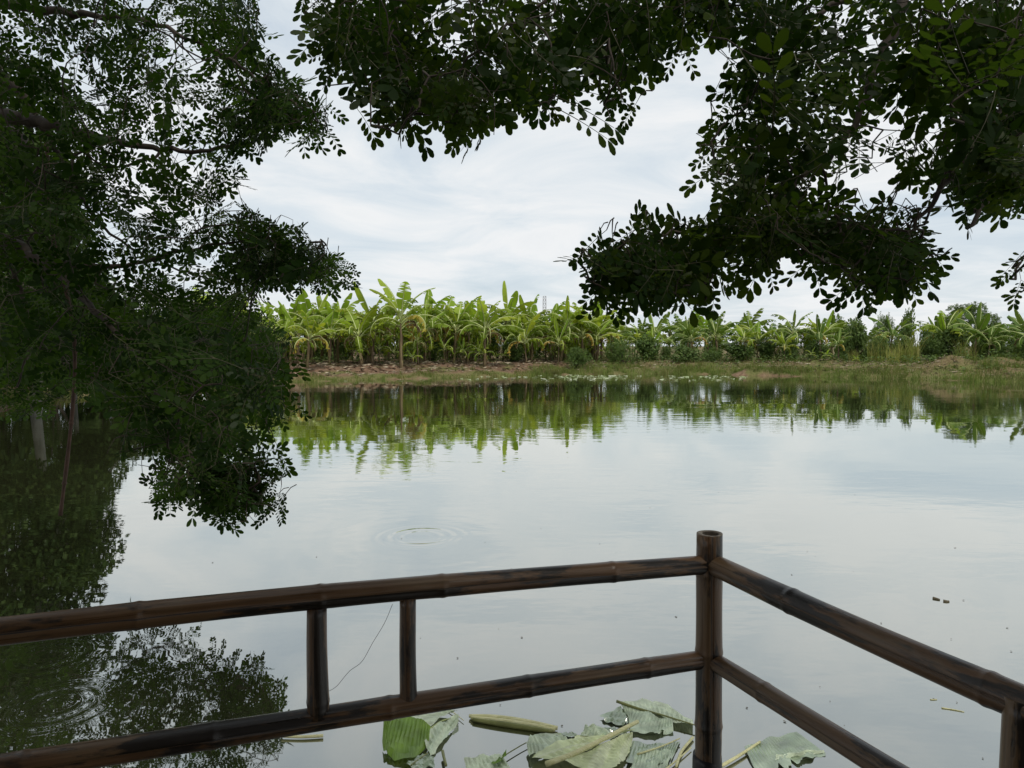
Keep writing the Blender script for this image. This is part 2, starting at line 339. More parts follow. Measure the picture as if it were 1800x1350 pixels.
# ------------------------------------------------------------------ bamboo railing
def bamboo(p0, p1, r0, r1, nodes, groove=None, sides=28, bend=(0, 0, 0), hollow=False, seed=0, mats=None, name='pole'):
    """one culm from p0 to p1; nodes = list of fractions; groove = (world direction, depth, phase) for the furrow of alternate internodes"""
    rr = random.Random(seed); p0, p1 = Vector(p0), Vector(p1); ln = (p1 - p0).length
    ts = set(np.linspace(0, 1, max(12, int(ln / .035))).round(5).tolist())
    for q in nodes:
        for o_ in (-.016, -.009, -.004, 0, .004, .009, .016): ts.add(min(1, max(0, q + o_ / ln)))
    ts = sorted(ts); d = (p1 - p0).normalized()
    g = Vector(groove[0]) if groove else Vector((0, -1, 0))
    u = (g - d * g.dot(d)).normalized(); w = d.cross(u)
    ph = [rr.uniform(0, 6.28) for _ in range(4)]
    vs, fs, at = [], [], []
    for t in ts:
        r = r0 + (r1 - r0) * t; nb = 0
        for q in nodes:
            e = (t - q) * ln
            nb += .04 * math.exp(-(e / .008) ** 2) - .02 * math.exp(-((e + .013) / .006) ** 2) + .05 * math.exp(-(abs(e) / .05))
        seg = sum(1 for q in nodes if q < t)
        c = p0.lerp(p1, t) + Vector(bend) * (4 * t * (1 - t)) + (u * math.sin(t * 9 + ph[0]) + w * math.sin(t * 7 + ph[1])) * .0025 * min(1, ln)
        for j in range(sides):
            a = 2 * math.pi * j / sides
            aa = (a + math.pi) % (2 * math.pi) - math.pi
            k = 1 + nb + .02 * math.sin(2 * a + ph[2]) + .012 * math.sin(3 * a + ph[3] + t * 3)
            if groove:
                a0 = (groove[3] if len(groove) > 3 else .1) + .22 * math.sin(seg * 2.1 + groove[2])
                near = min(min((abs(t - q) * ln for q in nodes), default=1), 1)
                k -= groove[1] * min(1, near / .03) * (math.exp(-((aa - a0) / .16) ** 2) - .35 * math.exp(-((aa - a0 - .3) / .14) ** 2))
            vs.append(c + (u * math.cos(a) + w * math.sin(a)) * r * k); at.append((t * ln, (a if a < 5 else a) * r0, 0))
    for i in range(len(ts) - 1):
        for j in range(sides): fs.append((i * sides + j, i * sides + (j + 1) % sides, (i + 1) * sides + (j + 1) % sides, (i + 1) * sides + j))
    fs.append(tuple(range(sides))[::-1]); top = (len(ts) - 1) * sides
    mi = [0] * len(fs)
    if not hollow: fs.append(tuple(top + j for j in range(sides))); mi.append(0)
    else:
        c = p1
        for (rk, dz) in ((.93, .0015), (.64, .0), (.60, -.006), (.5, -.010)):
            base = len(vs)
            for j in range(sides):
                a = 2 * math.pi * j / sides; vs.append(c + (u * math.cos(a) + w * math.sin(a)) * r1 * rk * (1 + .03 * math.sin(3 * a + 1)) + d * dz); at.append((ln, a * r0, 0))
            for j in range(sides): fs.append((top + j, top + (j + 1) % sides, base + (j + 1) % sides, base + j)); mi.append(1 if rk > .62 else 2)
            top = base
        fs.append(tuple(top + j for j in range(sides))); mi.append(2)
    me = bpy.data.meshes.new(name); me.from_pydata([tuple(v) for v in vs], [], fs)
    for m in (M['bamboo'], M['bamboo_cut'], M['bamboo_core']): me.materials.append(m)
    me.polygons.foreach_set('material_index', mi); me.polygons.foreach_set('use_smooth', [len(f) == 4 for f in fs])
    ua = me.attributes.new('uvl', 'FLOAT_VECTOR', 'POINT'); ua.data.foreach_set('vector', [c for q in at for c in q])
    me.update(); return me
rail = thing('bamboo_railing', 'dark weathered bamboo railing with a corner post in front of the pond', 'railing', (0, 0, 0))
DC = 2.07
zt, zb = P(1248, 989, DC).z, P(1248, 1161, DC).z
corner = P(1247, 1080, DC); cx_, cy_ = corner.x, corner.y
def on_height(x, y, z): return G(x, y, z)
lt = G(0, 1127, zt); lb_ = G(0, 1361, zb); rt_ = G(1784, 1217, zt); rb_ = G(1575, 1362, zb)
ldir = (Vector((lt.x, lt.y)) - corner.xy).normalized(); rdir = (Vector((rt_.x, rt_.y)) - corner.xy).normalized()
ltop_end = Vector((cx_, cy_)) + ldir * 2.75; rend = Vector((rt_.x, rt_.y)); rlong = Vector((cx_, cy_)) + rdir * 2.2
fc = (0, -1, .12)
corner_post = obj('post', bamboo((cx_, cy_, -.6), (cx_, cy_, P(1247, 936, DC).z), .0400, .0375, [.18, .30, .48, .622, .735, .838, .945], None, 32, hollow=True, seed=3), rail)
bl = P(1247, 1334, DC).z
sl = MB(); sl.tube([(cx_, cy_, -.6), (cx_, cy_, bl - .02), (cx_, cy_, bl)], [.0435, .0428, .0415], 28)
tag(obj('base_sleeve', sl.mesh('base_sleeve', M['black_paint'], True), corner_post), 'black painted sleeve round the foot of the corner post', None)
def rail_run(name, z, r0, r1, e, nodes, gr, seed, bend=(0, 0, 0), z2=None):
    obj(name, bamboo((cx_, cy_, z), (e.x, e.y, z if z2 is None else z2), r0, r1, nodes, gr, 30, bend, seed=seed), rail)
rail_run('top_rail', zt, .0265, .0315, ltop_end, [.115, .29, .40, .545, .72, .9], ((0, -1, .15), .24, 1, -.1), 21, (0, 0, .022))
rail_run('bottom_rail', zb, .0265, .0320, ltop_end, [.075, .205, .34, .49, .63, .80], ((0, -1, .15), .24, 2, 0.0), 22, (0, 0, .006))
rail_run('top_rail', zt, .030, .0345, rlong, [.14, .36, .60, .84], None, 23, (.006, 0, -.016))
rail_run('bottom_rail', zb, .026, .0330, rlong, [.10, .30, .52, .78], ((-1, -.3, .2), .10, 1, .2), 24)
def on_line(x, A, d2):     # ground position where the pixel column crosses the rail line
    k = (x - CX) / F; c = math.cos(PITCH); zmid = (zt + zb) / 2
    # depth = y*cos - (z-cam)*sin ; x = k*depth
    y0, x0 = A.y, A.x; off = -(zmid - CAM.z) * math.sin(PITCH)
    s = (k * (y0 * c + off) - x0) / (d2.x - k * d2.y * c); return Vector((x0 + d2.x * s, y0 + d2.y * s))
for (x, r0, r1, sd_) in ((558, .0262, .0238, 31), (717, .0215, .0210, 32)):
    q = on_line(x, corner, ldir)
    obj('baluster', bamboo((q.x, q.y, zb + .012), (q.x, q.y, zt), r0, r1, [.14 if sd_ == 31 else .05], None, 24, seed=sd_), rail)
q = on_line(1793, corner, rdir)
obj('post', bamboo((q.x, q.y, -.6), (q.x, q.y, zt - .004), .030, .0285, [.2, .4, .62, .85], None, 28, seed=35), rail)
obj('post', bamboo((ltop_end.x, ltop_end.y, -.6), (ltop_end.x, ltop_end.y, zt + .1), .040, .038, [.2, .4, .62, .85], None, 28, hollow=True, seed=36), rail)
obj('post', bamboo((rlong.x, rlong.y, -.6), (rlong.x, rlong.y, zt + .1), .040, .038, [.2, .4, .62, .85], None, 28, hollow=True, seed=37), rail)

# plank deck under the viewer; unseen shelter above it added to shade railing and leaves
M['deck'] = plain('deck', [(.3, (.05, .035, .022)), (.7, (.12, .085, .055))], 8, .8, .003, (1, 6, 1))
M['tin'] = plain('tin', [(.3, (.10, .09, .08)), (.7, (.18, .16, .14))], 2, .6)
pav = thing('unseen_pavilion', 'plank deck behind the railing with unseen shelter added to shade it', 'unseen_pavilion', (0, -2, 0))
def boxm(x0, x1, y0, y1, z0, z1, z2=None):
    b = MB(); dz = 0 if z2 is None else z2 - z0
    b.add([(x0, y0, z0), (x1, y0, z0), (x1, y1, z0 + dz), (x0, y1, z0 + dz), (x0, y0, z1), (x1, y0, z1), (x1, y1, z1 + dz), (x0, y1, z1 + dz)],
          [(3, 2, 1, 0), (4, 5, 6, 7), (0, 1, 5, 4), (1, 2, 6, 5), (2, 3, 7, 6), (3, 0, 4, 7)]); return b
for k in range(28):
    y = -5 + k * .2; obj('plank', boxm(-2.4, 1.0 if y > -1 else 3.0, y + 2, y + 2.19, .58, .62).mesh('plank', M['deck']), pav)
obj('unseen_roof', boxm(-4.6, 2.9, -3.6, 3.0, 4.05, 4.09, 3.45).mesh('unseen_roof', M['tin']), pav)  # added overhead, out of view, to cut skylight on railing and near leaves
for x, y in ((-2.3, -2.9), (2.8, -2.9), (-2.3, 0), (2.8, 0)):
    obj('pillar', bamboo((x, y - 0, -.6), (x, y, 3.9 if y < -1 else 3.6), .06, .05, [.2, .4, .6, .8], None, 16, seed=50), pav)
obj('unseen_wall', boxm(-4.4, 2.8, -3.0, -2.95, .62, 4.0).mesh('unseen_wall', M['deck']), pav)  # added behind the viewer to block skylight from the back

# ------------------------------------------------------------------ banana plants on the far bank
def banana_leaf_mesh(seed, length=1.0, width=.26, bend=1.2, tear=.5, fold=.35, seg=18):
    """unit leaf: petiole then a torn blade; starts along +Z and arches over towards +X"""
    r = random.Random(seed); b = MB()
    pts = []; ang = 0; p = Vector((0, 0, 0)); n = seg + 4
    for i in range(n + 1):
        t = i / n; pts.append(p.copy())
        a = bend * (t ** 1.5); p = p + Vector((math.sin(a), 0, math.cos(a))) * (length / n)
    b.tube(pts, [.018 * (1 - .85 * i / n) + .002 for i in range(n + 1)], 4, .3, 1)
    cut = {s: sorted(r.sample(range(1, seg), int(seg * tear * r.uniform(.5, 1)))) for s in (-1, 1)}
    for s in (-1, 1):
        bounds = [0] + cut[s] + [seg]
        for a0, a1 in zip(bounds, bounds[1:]):
            if tear > .7 and r.random() < .12: continue
            droop = fold + r.uniform(-.12, .30) * (1 if tear > .3 else .4); vs = []; fs = []; sk = r.uniform(-.06, .08) * tear
            for k in range(a0, a1 + 1):
                t = (k + 4) / n; u = k / seg; i = min(int(t * n), n - 1)
                c = pts[i].lerp(pts[min(i + 1, n)], t * n - i)
                d = (pts[min(i + 1, n)] - pts[max(i - 1, 0)]).normalized(); nrm = d.cross(Vector((0, 1, 0)))
                wd = width * (math.sin(math.pi * min(1, (u * .93 + .055))) ** .45) * (1 - .12 * u) * r.uniform(.95, 1.03)
                if nrm.dot(Vector((-1, 0, 1))) < 0: nrm = -nrm
                gap = (.012 + .02 * tear) * (1 if k in (a0, a1) and 0 < k < seg else 0) * (1 if k == a0 else -1)
                o1 = Vector((0, s * wd * .5 * math.cos(droop * .6), 0)) - nrm * (wd * .5 * math.sin(droop * .6)) + d * (wd * .10 + gap * .6)
                o2 = Vector((0, s * wd * math.cos(droop), 0)) - nrm * (wd * math.sin(droop * 1.15)) + d * (wd * .22 + gap * 1.6 + sk)
                vs += [c, c + o1, c + o2]
            m = a1 - a0
            for k in range(m):
                for j in range(2): fs.append((k * 3 + j, k * 3 + j + 1, k * 3 + 4 + j, k * 3 + 3 + j))
            b.add(vs, fs, r.uniform(0, .12))
    return b
LEAF = {}
def leafset(key, mat, specs):
    LEAF[key] = [banana_leaf_mesh(100 + i * 7 + len(key), *s).mesh('banana_' + key, [mat, M['midrib']], True) for i, s in enumerate(specs)]
leafset('erect', M['banana_new'], [(1, .13, .30, .10, .5), (1, .15, .6, .25, .4), (1, .11, .25, .1, .75), (1, .155, .8, .4, .3), (1, .14, .9, .5, .2)])
leafset('arch', M['banana_leaf'], [(1, .165, 1.15, .45, .5), (1, .16, 1.45, .75, .6), (1, .18, .95, .3, .4), (1, .16, 1.7, .6, .7), (1, .165, 1.3, .95, .65), (1, .15, 1.9, .8, .8)])
leafset('droop', M['banana_leaf'], [(1, .145, 2.6, .8, .7), (1, .15, 2.9, .6, .8)])
leafset('yellow', M['banana_yellow'], [(1, .13, 2.7, .7, .9), (1, .12, 2.95, .9, 1.0)])
leafset('dry', M['banana_dry'], [(1, .10, 3.0, .9, 1.15), (1, .09, 3.1, 1.0, 1.2)])
M['banana_muted'] = leafmat('banana_muted', (.062, .115, .022), (.09, .155, .028), (.145, .20, .045), .4, scale=.6, gfac=.0, gloss=.18)
for k_ in ('erect', 'arch', 'droop'):
    LEAF[k_ + '_muted'] = []
    for q_ in LEAF[k_]:
        c_ = q_.copy(); c_.materials[0] = M['banana_muted']; LEAF[k_ + '_muted'].append(c_)
def stem_mesh(seed):
    r = random.Random(seed); b = MB(); pts = []; rad = []
    lx, ly = r.uniform(-.05, .05), r.uniform(-.05, .05)
    for i in range(8):
        t = i / 7; pts.append((lx * t * t, ly * t * t, t - .03)); rad.append((.052 - .03 * t) * (1.15 if i == 0 else 1) * r.uniform(.92, 1.08))
    b.tube(pts, rad, 9, r.random())
    for k in range(5):                      # dry sheath flaps hugging the stem
        a = r.uniform(0, 6.28); z0 = r.uniform(.15, .8); ln = r.uniform(.15, .35)
        c, s = math.cos(a), math.sin(a); w = .03
        q = []
        for j in range(4):
            z = z0 - ln * j / 3; rr_ = .05 - .03 * z + .008 + .02 * math.sin(j); q += [(c * rr_ - s * w, s * rr_ + c * w, z), (c * rr_ + s * w, s * rr_ - c * w, z)]
        b.add(q, [(j * 2, j * 2 + 1, j * 2 + 3, j * 2 + 2) for j in range(3)], r.random())
    return b.mesh('banana_stem', M['stem'], True)
STEMS = [stem_mesh(i) for i in range(6)]
def banana(x, y, top, label, group, r, muted='', dry=2, yellow=.25, leaves=None, name='banana_plant'):
    """top = height of the highest leaf tip above the ground there"""
    z = hz(x, y) - .03
    t = thing(name, label, 'banana plant', (x, y, z), r.uniform(0, 6.28), group)
    t.rotation_euler = (r.gauss(0, .07), r.gauss(0, .07), r.uniform(0, 6.28))
    hs = top * r.uniform(.43, .52)
    st = obj('pseudostem', r.choice(STEMS), t); st.scale = (hs * .62 if hs < 2 else 1.75 + .1 * hs, ) * 2 + (hs,)
    tilt = r.uniform(0, .06); n = leaves or r.randint(10, 14); a0 = r.uniform(0, 6.28)
    for i in range(n):
        u = i / max(1, n - 1); a = a0 + i * 2.4 + r.uniform(-.35, .35)
        if u < .2: key, inc, ln = 'erect', r.uniform(.05, .7), (top - hs) * r.uniform(.7, 1.04)
        elif u < .78: key, inc, ln = 'arch', r.uniform(.35, 1.1), (top - hs) * r.uniform(.8, 1.15)
        else: key, inc, ln = 'droop', r.uniform(.8, 1.15), (top - hs) * r.uniform(.75, .95)
        if i >= n - 2 and r.random() < yellow: key = 'yellow'
        ln = min(ln, 3.1)
        o = obj('leaf', r.choice(LEAF[key + (muted if key in ('erect', 'arch', 'droop') else '')]), t)
        o.location = (0, 0, hs * (.98 - .16 * u)); o.rotation_euler = (r.gauss(0, .12), inc, a)
        w = r.uniform(.9, 1.35); o.scale = (ln, ln * w, ln)
    for i in range(dry):
        o = obj('dry_leaf', r.choice(LEAF['dry']), t); o.location = (0, 0, hs * r.uniform(.72, .9)); ln = hs * r.uniform(.45, .7)
        o.rotation_euler = (0, r.uniform(.7, 1.1), r.uniform(0, 6.28)); o.scale = (ln, ln, ln)
    return t
# the plants that can be told apart along the front of the plantation: (pixel column of stem, row of stem foot, row of highest tip, label)
front = [
    (705, 640, 486, 'tallest banana plant on the far bank, broad crown of upright leaves above the bare earth', 10),
    (852, 638, 516, 'banana plant with a low rosette of long drooping leaves near the middle of the bank', 10),
    (884, 634, 488, 'banana plant with one tall torn upright leaf standing out against the sky', 9),
    (594, 637, 512, 'banana plant with a broad yellowish upright leaf beside the overhanging branch', 9),
    (655, 639, 505, 'banana plant just before the tallest one, its twin stems close together', 9),
    (755, 636, 512, 'banana plant just after the tallest one, leaning leaves over brown stems', 9),
    (798, 637, 510, 'banana plant with a single erect paddle leaf between two drooping crowns', 8),
    (935, 633, 520, 'banana plant with brown hanging leaves near the distant lattice mast', 9),
    (548, 639, 520, 'banana plant half hidden behind the tip of the overhanging leafy branch', 9),
    (985, 635, 525, 'banana plant at the end of the tall rows, beneath the hanging dark leaves', 9),
    (1040, 632, 530, 'banana plant with brown skirts of dead leaves behind the hanging spray', 9)]
for i, (x, yf, yt, lab, nl) in enumerate(front):
    g = G(x, yf, .86); _, yy, d = proj(Vector((g.x, g.y, .86)))
    top = (yf - yt) / F * d * 1.2
    banana(g.x, g.y, top, lab, None, random.Random(40 + i * 3), dry=4, leaves=nl + 2)
    rs = random.Random(700 + i)
    for k in range(rs.choice((0, 1, 2, 2))):
        banana(g.x + rs.uniform(-.8, .8), g.y + rs.uniform(.1, .9), rs.uniform(1.3, 3.2), 'low leafy banana sucker among the stems of the plantation', 'suckers among the stems', rs, dry=1, yellow=.2, leaves=rs.randint(6, 9))
r = random.Random(77)
used = [G(x, yf, .86) for x, yf, *_ in front]
def far_y(x):
    ys = np.linspace(15, 75, 241); s = sdist(np.full(241, x), ys); k = np.where(s < 0)[0]
    return float(ys[k[-1]]) if len(k) else 44.
for row, (off, step, lab) in enumerate(((5.0, 2.3, 'banana plant in the front row of the plantation on the far bank'),
                                        (7.6, 2.0, 'banana plant in the crowded back rows of the tall plantation'),
                                        (10.6, 2.0, 'banana plant in the crowded back rows of the tall plantation'),
                                        (14.0, 2.1, 'banana plant in the crowded back rows of the tall plantation'),
                                        (18.0, 2.2, 'banana plant in the crowded back rows of the tall plantation'))):
    x = -25.0
    while x < 6.5 + row * .6:
        x += step * r.uniform(.45, 1.55); y = far_y(max(x, -15.5)) + off + r.uniform(-1.1, 1.1)
        if row == 0 and any((Vector((x, y)) - u.xy).length < 1.3 for u in used): continue
        top = r.uniform(3.7, 5.7) + .18 * row
        banana(x, y, top, lab, 'front row banana plants' if row == 0 else 'back row banana plants', r, dry=r.choice((3, 4, 5)) if row < 2 else 2, yellow=.45)
for row, (off, step) in enumerate(((8.5, 2.9), (12.0, 2.2), (15.5, 2.2), (20, 2.4))):
    x = 6.0 + row
    while x < 37:
        x += step * r.uniform(.7, 1.3); y = far_y(min(x, 28)) + off + r.uniform(-1.2, 1.2)
        if row < 3 and 25.5 < x < 33: continue
        banana(x, y, r.uniform(2.6, 4.6) + .34 * row, 'shorter banana plant in the thicket behind the grassy bank', 'banana plants in the thicket', r, '_muted' if r.random() < .75 else '', dry=1, yellow=.3)
for k in range(60):
    x = r.uniform(-23, 8); y = far_y(max(x, -15.5)) + r.uniform(5.5, 16)
    banana(x, y, r.uniform(1.4, 2.9), 'low leafy banana sucker among the stems of the plantation', 'suckers among the stems', r, dry=1, yellow=0, leaves=r.randint(6, 8))
young = [(1112, 632, 572, 'young banana plant with a long arched leaf on the earth under the hanging spray'),
         (1172, 628, 575, 'young banana plant with two stiff leaves set beside a palm seedling'),
         (1238, 624, 572, 'young banana plant with one bright raised leaf before the thicket'),
         (1425, 638, 606, 'low yellow green banana sucker on the earth past the round bush'),
         (1452, 639, 612, 'small spreading banana sucker with few leaves near the round bush'),
         (1612, 632, 605, 'bright young banana plant beside the tall grass stalks'),
         (1048, 650, 626, 'tiny banana sucker at the foot of the bank near the water'),
         (735, 648, 618, 'small banana sucker on the bare earth below the tallest plant'),
         (1505, 640, 618, 'pale banana sucker at the edge of the grass band')]
for i, (x, yf, yt, lab) in enumerate(young):
    z = .8 if yf < 645 else .45; g = G(x, yf, z); d = proj(g)[2]
    banana(g.x, g.y, max(.8, (yf - yt) / F * d), lab, None, random.Random(300 + i), dry=0, yellow=0, leaves=R.randint(5, 7))

# ------------------------------------------------------------------ foliage builders
def leaf_cloud(blobs, count, size, rr, aspect=.5, flat=.6, droop=0.0, pinn=0):
    """many small leaf faces clumped on the surfaces and inside of overlapping lumps; blobs = (centre, radius)"""
    b = MB(); ws = [q[1] ** 2 for q in blobs]
    for _ in range(count):
        c, ra = rr.choices(blobs, ws)[0]
        d = Vector((rr.gauss(0, 1), rr.gauss(0, 1), rr.gauss(0, 1))).normalized()
        p = Vector(c) + Vector((d.x, d.y, d.z * .8)) * ra * (rr.random() ** .35)
        nrm = (d * .6 + Vector((rr.gauss(0, .5), rr.gauss(0, .5), flat + rr.gauss(0, .4)))).normalized()
        ax = nrm.orthogonal().normalized(); ax = Quaternion(nrm, rr.uniform(0, 6.28)) @ ax
        ax = (ax + d * .6 + Vector((0, 0, -droop))).normalized()
        sd2 = nrm.cross(ax)
        if sd2.length < .05: continue
        sd2.normalize(); ln = size * rr.uniform(.65, 1.35); v = rr.uniform(0, .95)
        if not pinn:
            w = ln * aspect * .5
            b.add([p, p + ax * ln * .45 + sd2 * w, p + ax * ln - nrm * ln * .12, p + ax * ln * .45 - sd2 * w], [(0, 1, 2), (0, 2, 3)], v)
        else:
            for k in range(pinn):
                q = p + ax * ln * (.25 + .75 * k / pinn) - nrm * ln * .12 * (k / pinn) ** 2
                for s in (-1, 1):
                    e = (sd2 * s * .8 + ax * .6) * ln * .32 * (1 - .3 * k / pinn); w2 = ax * ln * .09
                    b.add([q, q + e * .5 + w2, q + e, q + e * .5 - w2], [(0, 1, 2, 3)], v)
    return b
def tree(name, label, base, limbs, blobs, count, size, mleaf, mbark, r0, seed, cat='tree', group=None, pinn=0, aspect=.5, kind_crown=True, flat=.6):
    rr = random.Random(seed); t = thing(name, label, cat, base, 0, group); B = Vector(base)
    b = MB(); tp = [Vector((0, 0, -.2))] + [Vector(q) - B for q in limbs[0]]
    pts = smooth_path(tp, 5); b.tube(pts, [r0 * (1 - .6 * i / len(pts)) * (1.25 if i == 0 else 1) for i in range(len(pts))], 10)
    obj('trunk', b.mesh('trunk', mbark, True), t)
    for q in limbs[1:]:
        b = MB(); pts = smooth_path([Vector(v) - B for v in q], 5); b.tube(pts, [r0 * .45 * (1 - .8 * i / len(pts)) + .006 for i in range(len(pts))], 7)
        obj('branch', b.mesh('branch', mbark, True), t)
    b = leaf_cloud([(Vector(c) - B, ra) for c, ra in blobs], count, size, rr, aspect, pinn=pinn, flat=flat)
    o = obj('crown', b.mesh('crown', mleaf), t); o['kind'] = 'stuff'
    return t

# trees on the bank beyond the overhanging boughs, with pale trunks at the water's edge
def shore_tree(px, yb, label, lean, hgt, blobs_px, count, r0, seed, size=.17):
    g = G(px, yb, .1); z0 = hz(g.x, g.y); base = (g.x, g.y, z0 - .05)
    top = Vector((g.x + lean[0], g.y + lean[1], hgt))
    blobs = []
    for (x, y, d, ra) in blobs_px: blobs.append((P(x, y, d), ra))
    mid = Vector(base).lerp(top, .5) + Vector((.25, 0, 0))
    limbs = [[(g.x, g.y, z0 + .5), mid, top]] + [[mid.lerp(top, .15 + .8 * i / max(1, len(blobs))), mid.lerp(Vector(c), .6) + Vector((0, 0, .4)), c] for i, (c, ra) in enumerate(blobs)]
    return tree('shore_tree', label, base, limbs, blobs, count, size, M['shore_leaf'], M['bark_pale'], r0, seed, 'tree', aspect=.55)
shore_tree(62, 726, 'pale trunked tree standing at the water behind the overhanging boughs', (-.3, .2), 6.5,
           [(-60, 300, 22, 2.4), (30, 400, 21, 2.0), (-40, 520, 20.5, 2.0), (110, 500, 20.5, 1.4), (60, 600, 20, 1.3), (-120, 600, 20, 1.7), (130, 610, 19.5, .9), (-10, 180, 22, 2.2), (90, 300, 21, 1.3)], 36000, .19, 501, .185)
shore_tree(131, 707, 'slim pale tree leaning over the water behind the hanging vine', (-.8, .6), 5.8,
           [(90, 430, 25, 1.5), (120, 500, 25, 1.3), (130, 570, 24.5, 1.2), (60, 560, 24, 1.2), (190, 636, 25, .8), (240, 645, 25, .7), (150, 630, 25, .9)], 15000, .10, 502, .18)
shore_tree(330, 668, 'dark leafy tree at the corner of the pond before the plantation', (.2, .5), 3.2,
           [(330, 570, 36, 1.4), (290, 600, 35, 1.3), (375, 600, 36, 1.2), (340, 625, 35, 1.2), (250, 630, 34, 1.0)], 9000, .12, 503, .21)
# feathery tree and thicket across the water on the other side
g = G(1705, 634, .9); d = proj(g)[2]
tree('feathery_tree', 'feathery spreading green tree rising above the thicket behind an earth mound', (g.x, g.y, hz(g.x, g.y) - .05),
     [[(g.x, g.y, 1.2), (g.x + .2, g.y, 2.2), P(1706, 560, d)]] + [[(g.x + .1, g.y, 1.8), P(1705 + a, 590, d + k), P(1705 + a * 1.5, 560 - abs(a) * .1 + c, d + k)] for a, k, c in ((-30, -.5, 5), (30, .5, 0), (-12, 1, -12), (14, -1, -15), (45, 0, 15))],
     [(P(1700, 552, d), .95), (P(1670, 566, d), .75), (P(1735, 566, d), .85), (P(1690, 585, d), .9), (P(1730, 592, d), .9), (P(1665, 592, d), .7), (P(1765, 585, d + .5), .7), (P(1718, 543, d), .6), (P(1680, 545, d), .5)],
     5200, .27, M['tree_leaf'], M['bark_dark'], .09, 510, pinn=4)
# shrubs: a few meshes, copied
SHR = []
for i in range(4):
    rr = random.Random(600 + i)
    bl = [(Vector((rr.uniform(-.55, .55), rr.uniform(-.5, .5), rr.uniform(.25, .95))), rr.uniform(.28, .5)) for _ in range(8)]
    s = MB()
    for c, ra in bl: s.tube(smooth_path([(0, 0, -.1), c * .5 + Vector((0, 0, .1)), c], 3), [.03, .027, .025, .022, .018, .014, .01][:7], 5)
    SHR.append((leaf_cloud(bl, 1700, .15, rr, .5, pinn=0 if i % 2 else 3).mesh('shrub_foliage', M['shrub_leaf'] if i < 3 else M['tree_leaf']), s.mesh('shrub_stem', M['bark_dark'], True)))
def shrub(x, y, w, h, label, i, group=None, mat=None, name='shrub'):
    t = thing(name, label, 'shrub', (x, y, hz(x, y) - .05), R.uniform(0, 6.28), group)
    fo = obj('foliage', SHR[i % 4][0], t); fo['kind'] = 'stuff'; fo.scale = (w, w, h)
    if mat: fo.material_slots[0].link = 'OBJECT'; fo.material_slots[0].material = mat
    so = obj('stems', SHR[i % 4][1], t); so.scale = (w, w, h); so['kind'] = 'stuff'
    return t
rt = random.Random(88)
thick = [(x + rt.uniform(-14, 14), 600, d + rt.uniform(-2, 2), rt.uniform(.9, 1.7), rt.uniform(.9, 2.4) + k) for x, d, k in
         [(1100 + 38 * i, 58 - max(0, i - 9) * .5, .25 * (i > 10)) for i in range(20)] + [(1420 + 60 * i, 65, 1.3) for i in range(8)] + [(1080 + 60 * i, 76, .9) for i in range(13)]]
for i, (x, y, d, w, h) in enumerate(thick):
    q = P(x, y, d); shrub(q.x, q.y, w, h, 'leafy green shrub in the tangled thicket across the pond', i, 'thicket shrubs')
g = G(1350, 635, .8); shrub(g.x, g.y, .95, 1.55, 'rounded dense dark green bush standing alone on the grassy bank', 1, None, M['bush_leaf'], 'round_bush')
g = G(1745, 632, 1.0); shrub(g.x, g.y, 1.0, .75, 'low green bush on the earth mound below the feathery tree', 0, None, None, 'round_bush')
g = G(1785, 633, 1.0); shrub(g.x, g.y, 1.0, 1.1, 'bright green bush at the end of the bank beyond the mound', 2, None, M['palm_leaf'], 'round_bush')
for (x, y, d, w, h, lab) in ((470, 629, 52, 1.3, 1.6, 'leafy shrub between banana stems beside the overhanging branch tip'), (1010, 628, 54, 1.4, 1.5, 'leafy shrub at the foot of the last tall banana rows'),
                             (760, 624, 55, 1.2, 1.5, 'dark shrub among the banana stems behind the tallest plant'), (905, 624, 56, 1.2, 1.6, 'dark shrub among the stems behind the torn upright leaf')):
    q = P(x, y, d); shrub(q.x, q.y, w, h, lab, int(x) % 4)
for k in range(26):
    x = -24 + k * 1.28 + R.uniform(-.5, .5); y = far_y(max(x, -15.5)) + R.uniform(19.5, 23)
    shrub(x, y, R.uniform(1.5, 2.0), R.uniform(2.0, 2.9), 'green shrub closing off the plantation behind the banana stems', k, 'shrubs behind the plantation')
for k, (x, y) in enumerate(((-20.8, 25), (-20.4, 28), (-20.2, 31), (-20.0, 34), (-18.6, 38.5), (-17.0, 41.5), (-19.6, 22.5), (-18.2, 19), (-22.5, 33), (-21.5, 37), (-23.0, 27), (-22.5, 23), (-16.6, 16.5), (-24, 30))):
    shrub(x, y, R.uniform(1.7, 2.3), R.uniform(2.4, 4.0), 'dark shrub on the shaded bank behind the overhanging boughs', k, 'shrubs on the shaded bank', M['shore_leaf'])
# young coconut palms
def frond(seed):
    rr = random.Random(seed); b = MB(); pts = []; p = Vector((0, 0, 0)); n = 12
    for i in range(n + 1):
        pts.append(p.copy()); a = 1.3 * (i / n) ** 1.4; p = p + Vector((math.sin(a), 0, math.cos(a))) / n
    b.tube(pts, [.012 * (1 - .8 * i / n) for i in range(n + 1)], 4, .4)
    for i in range(2, n):
        for k in range(2):
            c = pts[i].lerp(pts[i + 1], k * .5); d = (pts[i + 1] - pts[i]).normalized(); ln = .34 * math.sin(math.pi * (.25 + .7 * i / n)) + .04
            for s in (-1, 1):
                e = (d * .75 + Vector((0, s * .8, -.25))).normalized() * ln * rr.uniform(.85, 1.1); w = d * .018
                b.add([c - w, c + w, c + e * .6 + w - Vector((0, 0, .02)), c + e - Vector((0, 0, .06))], [(0, 1, 2, 3)], rr.uniform(0, .2))
    return b.mesh('frond', M['palm_leaf'])
FR = [frond(i) for i in range(3)]
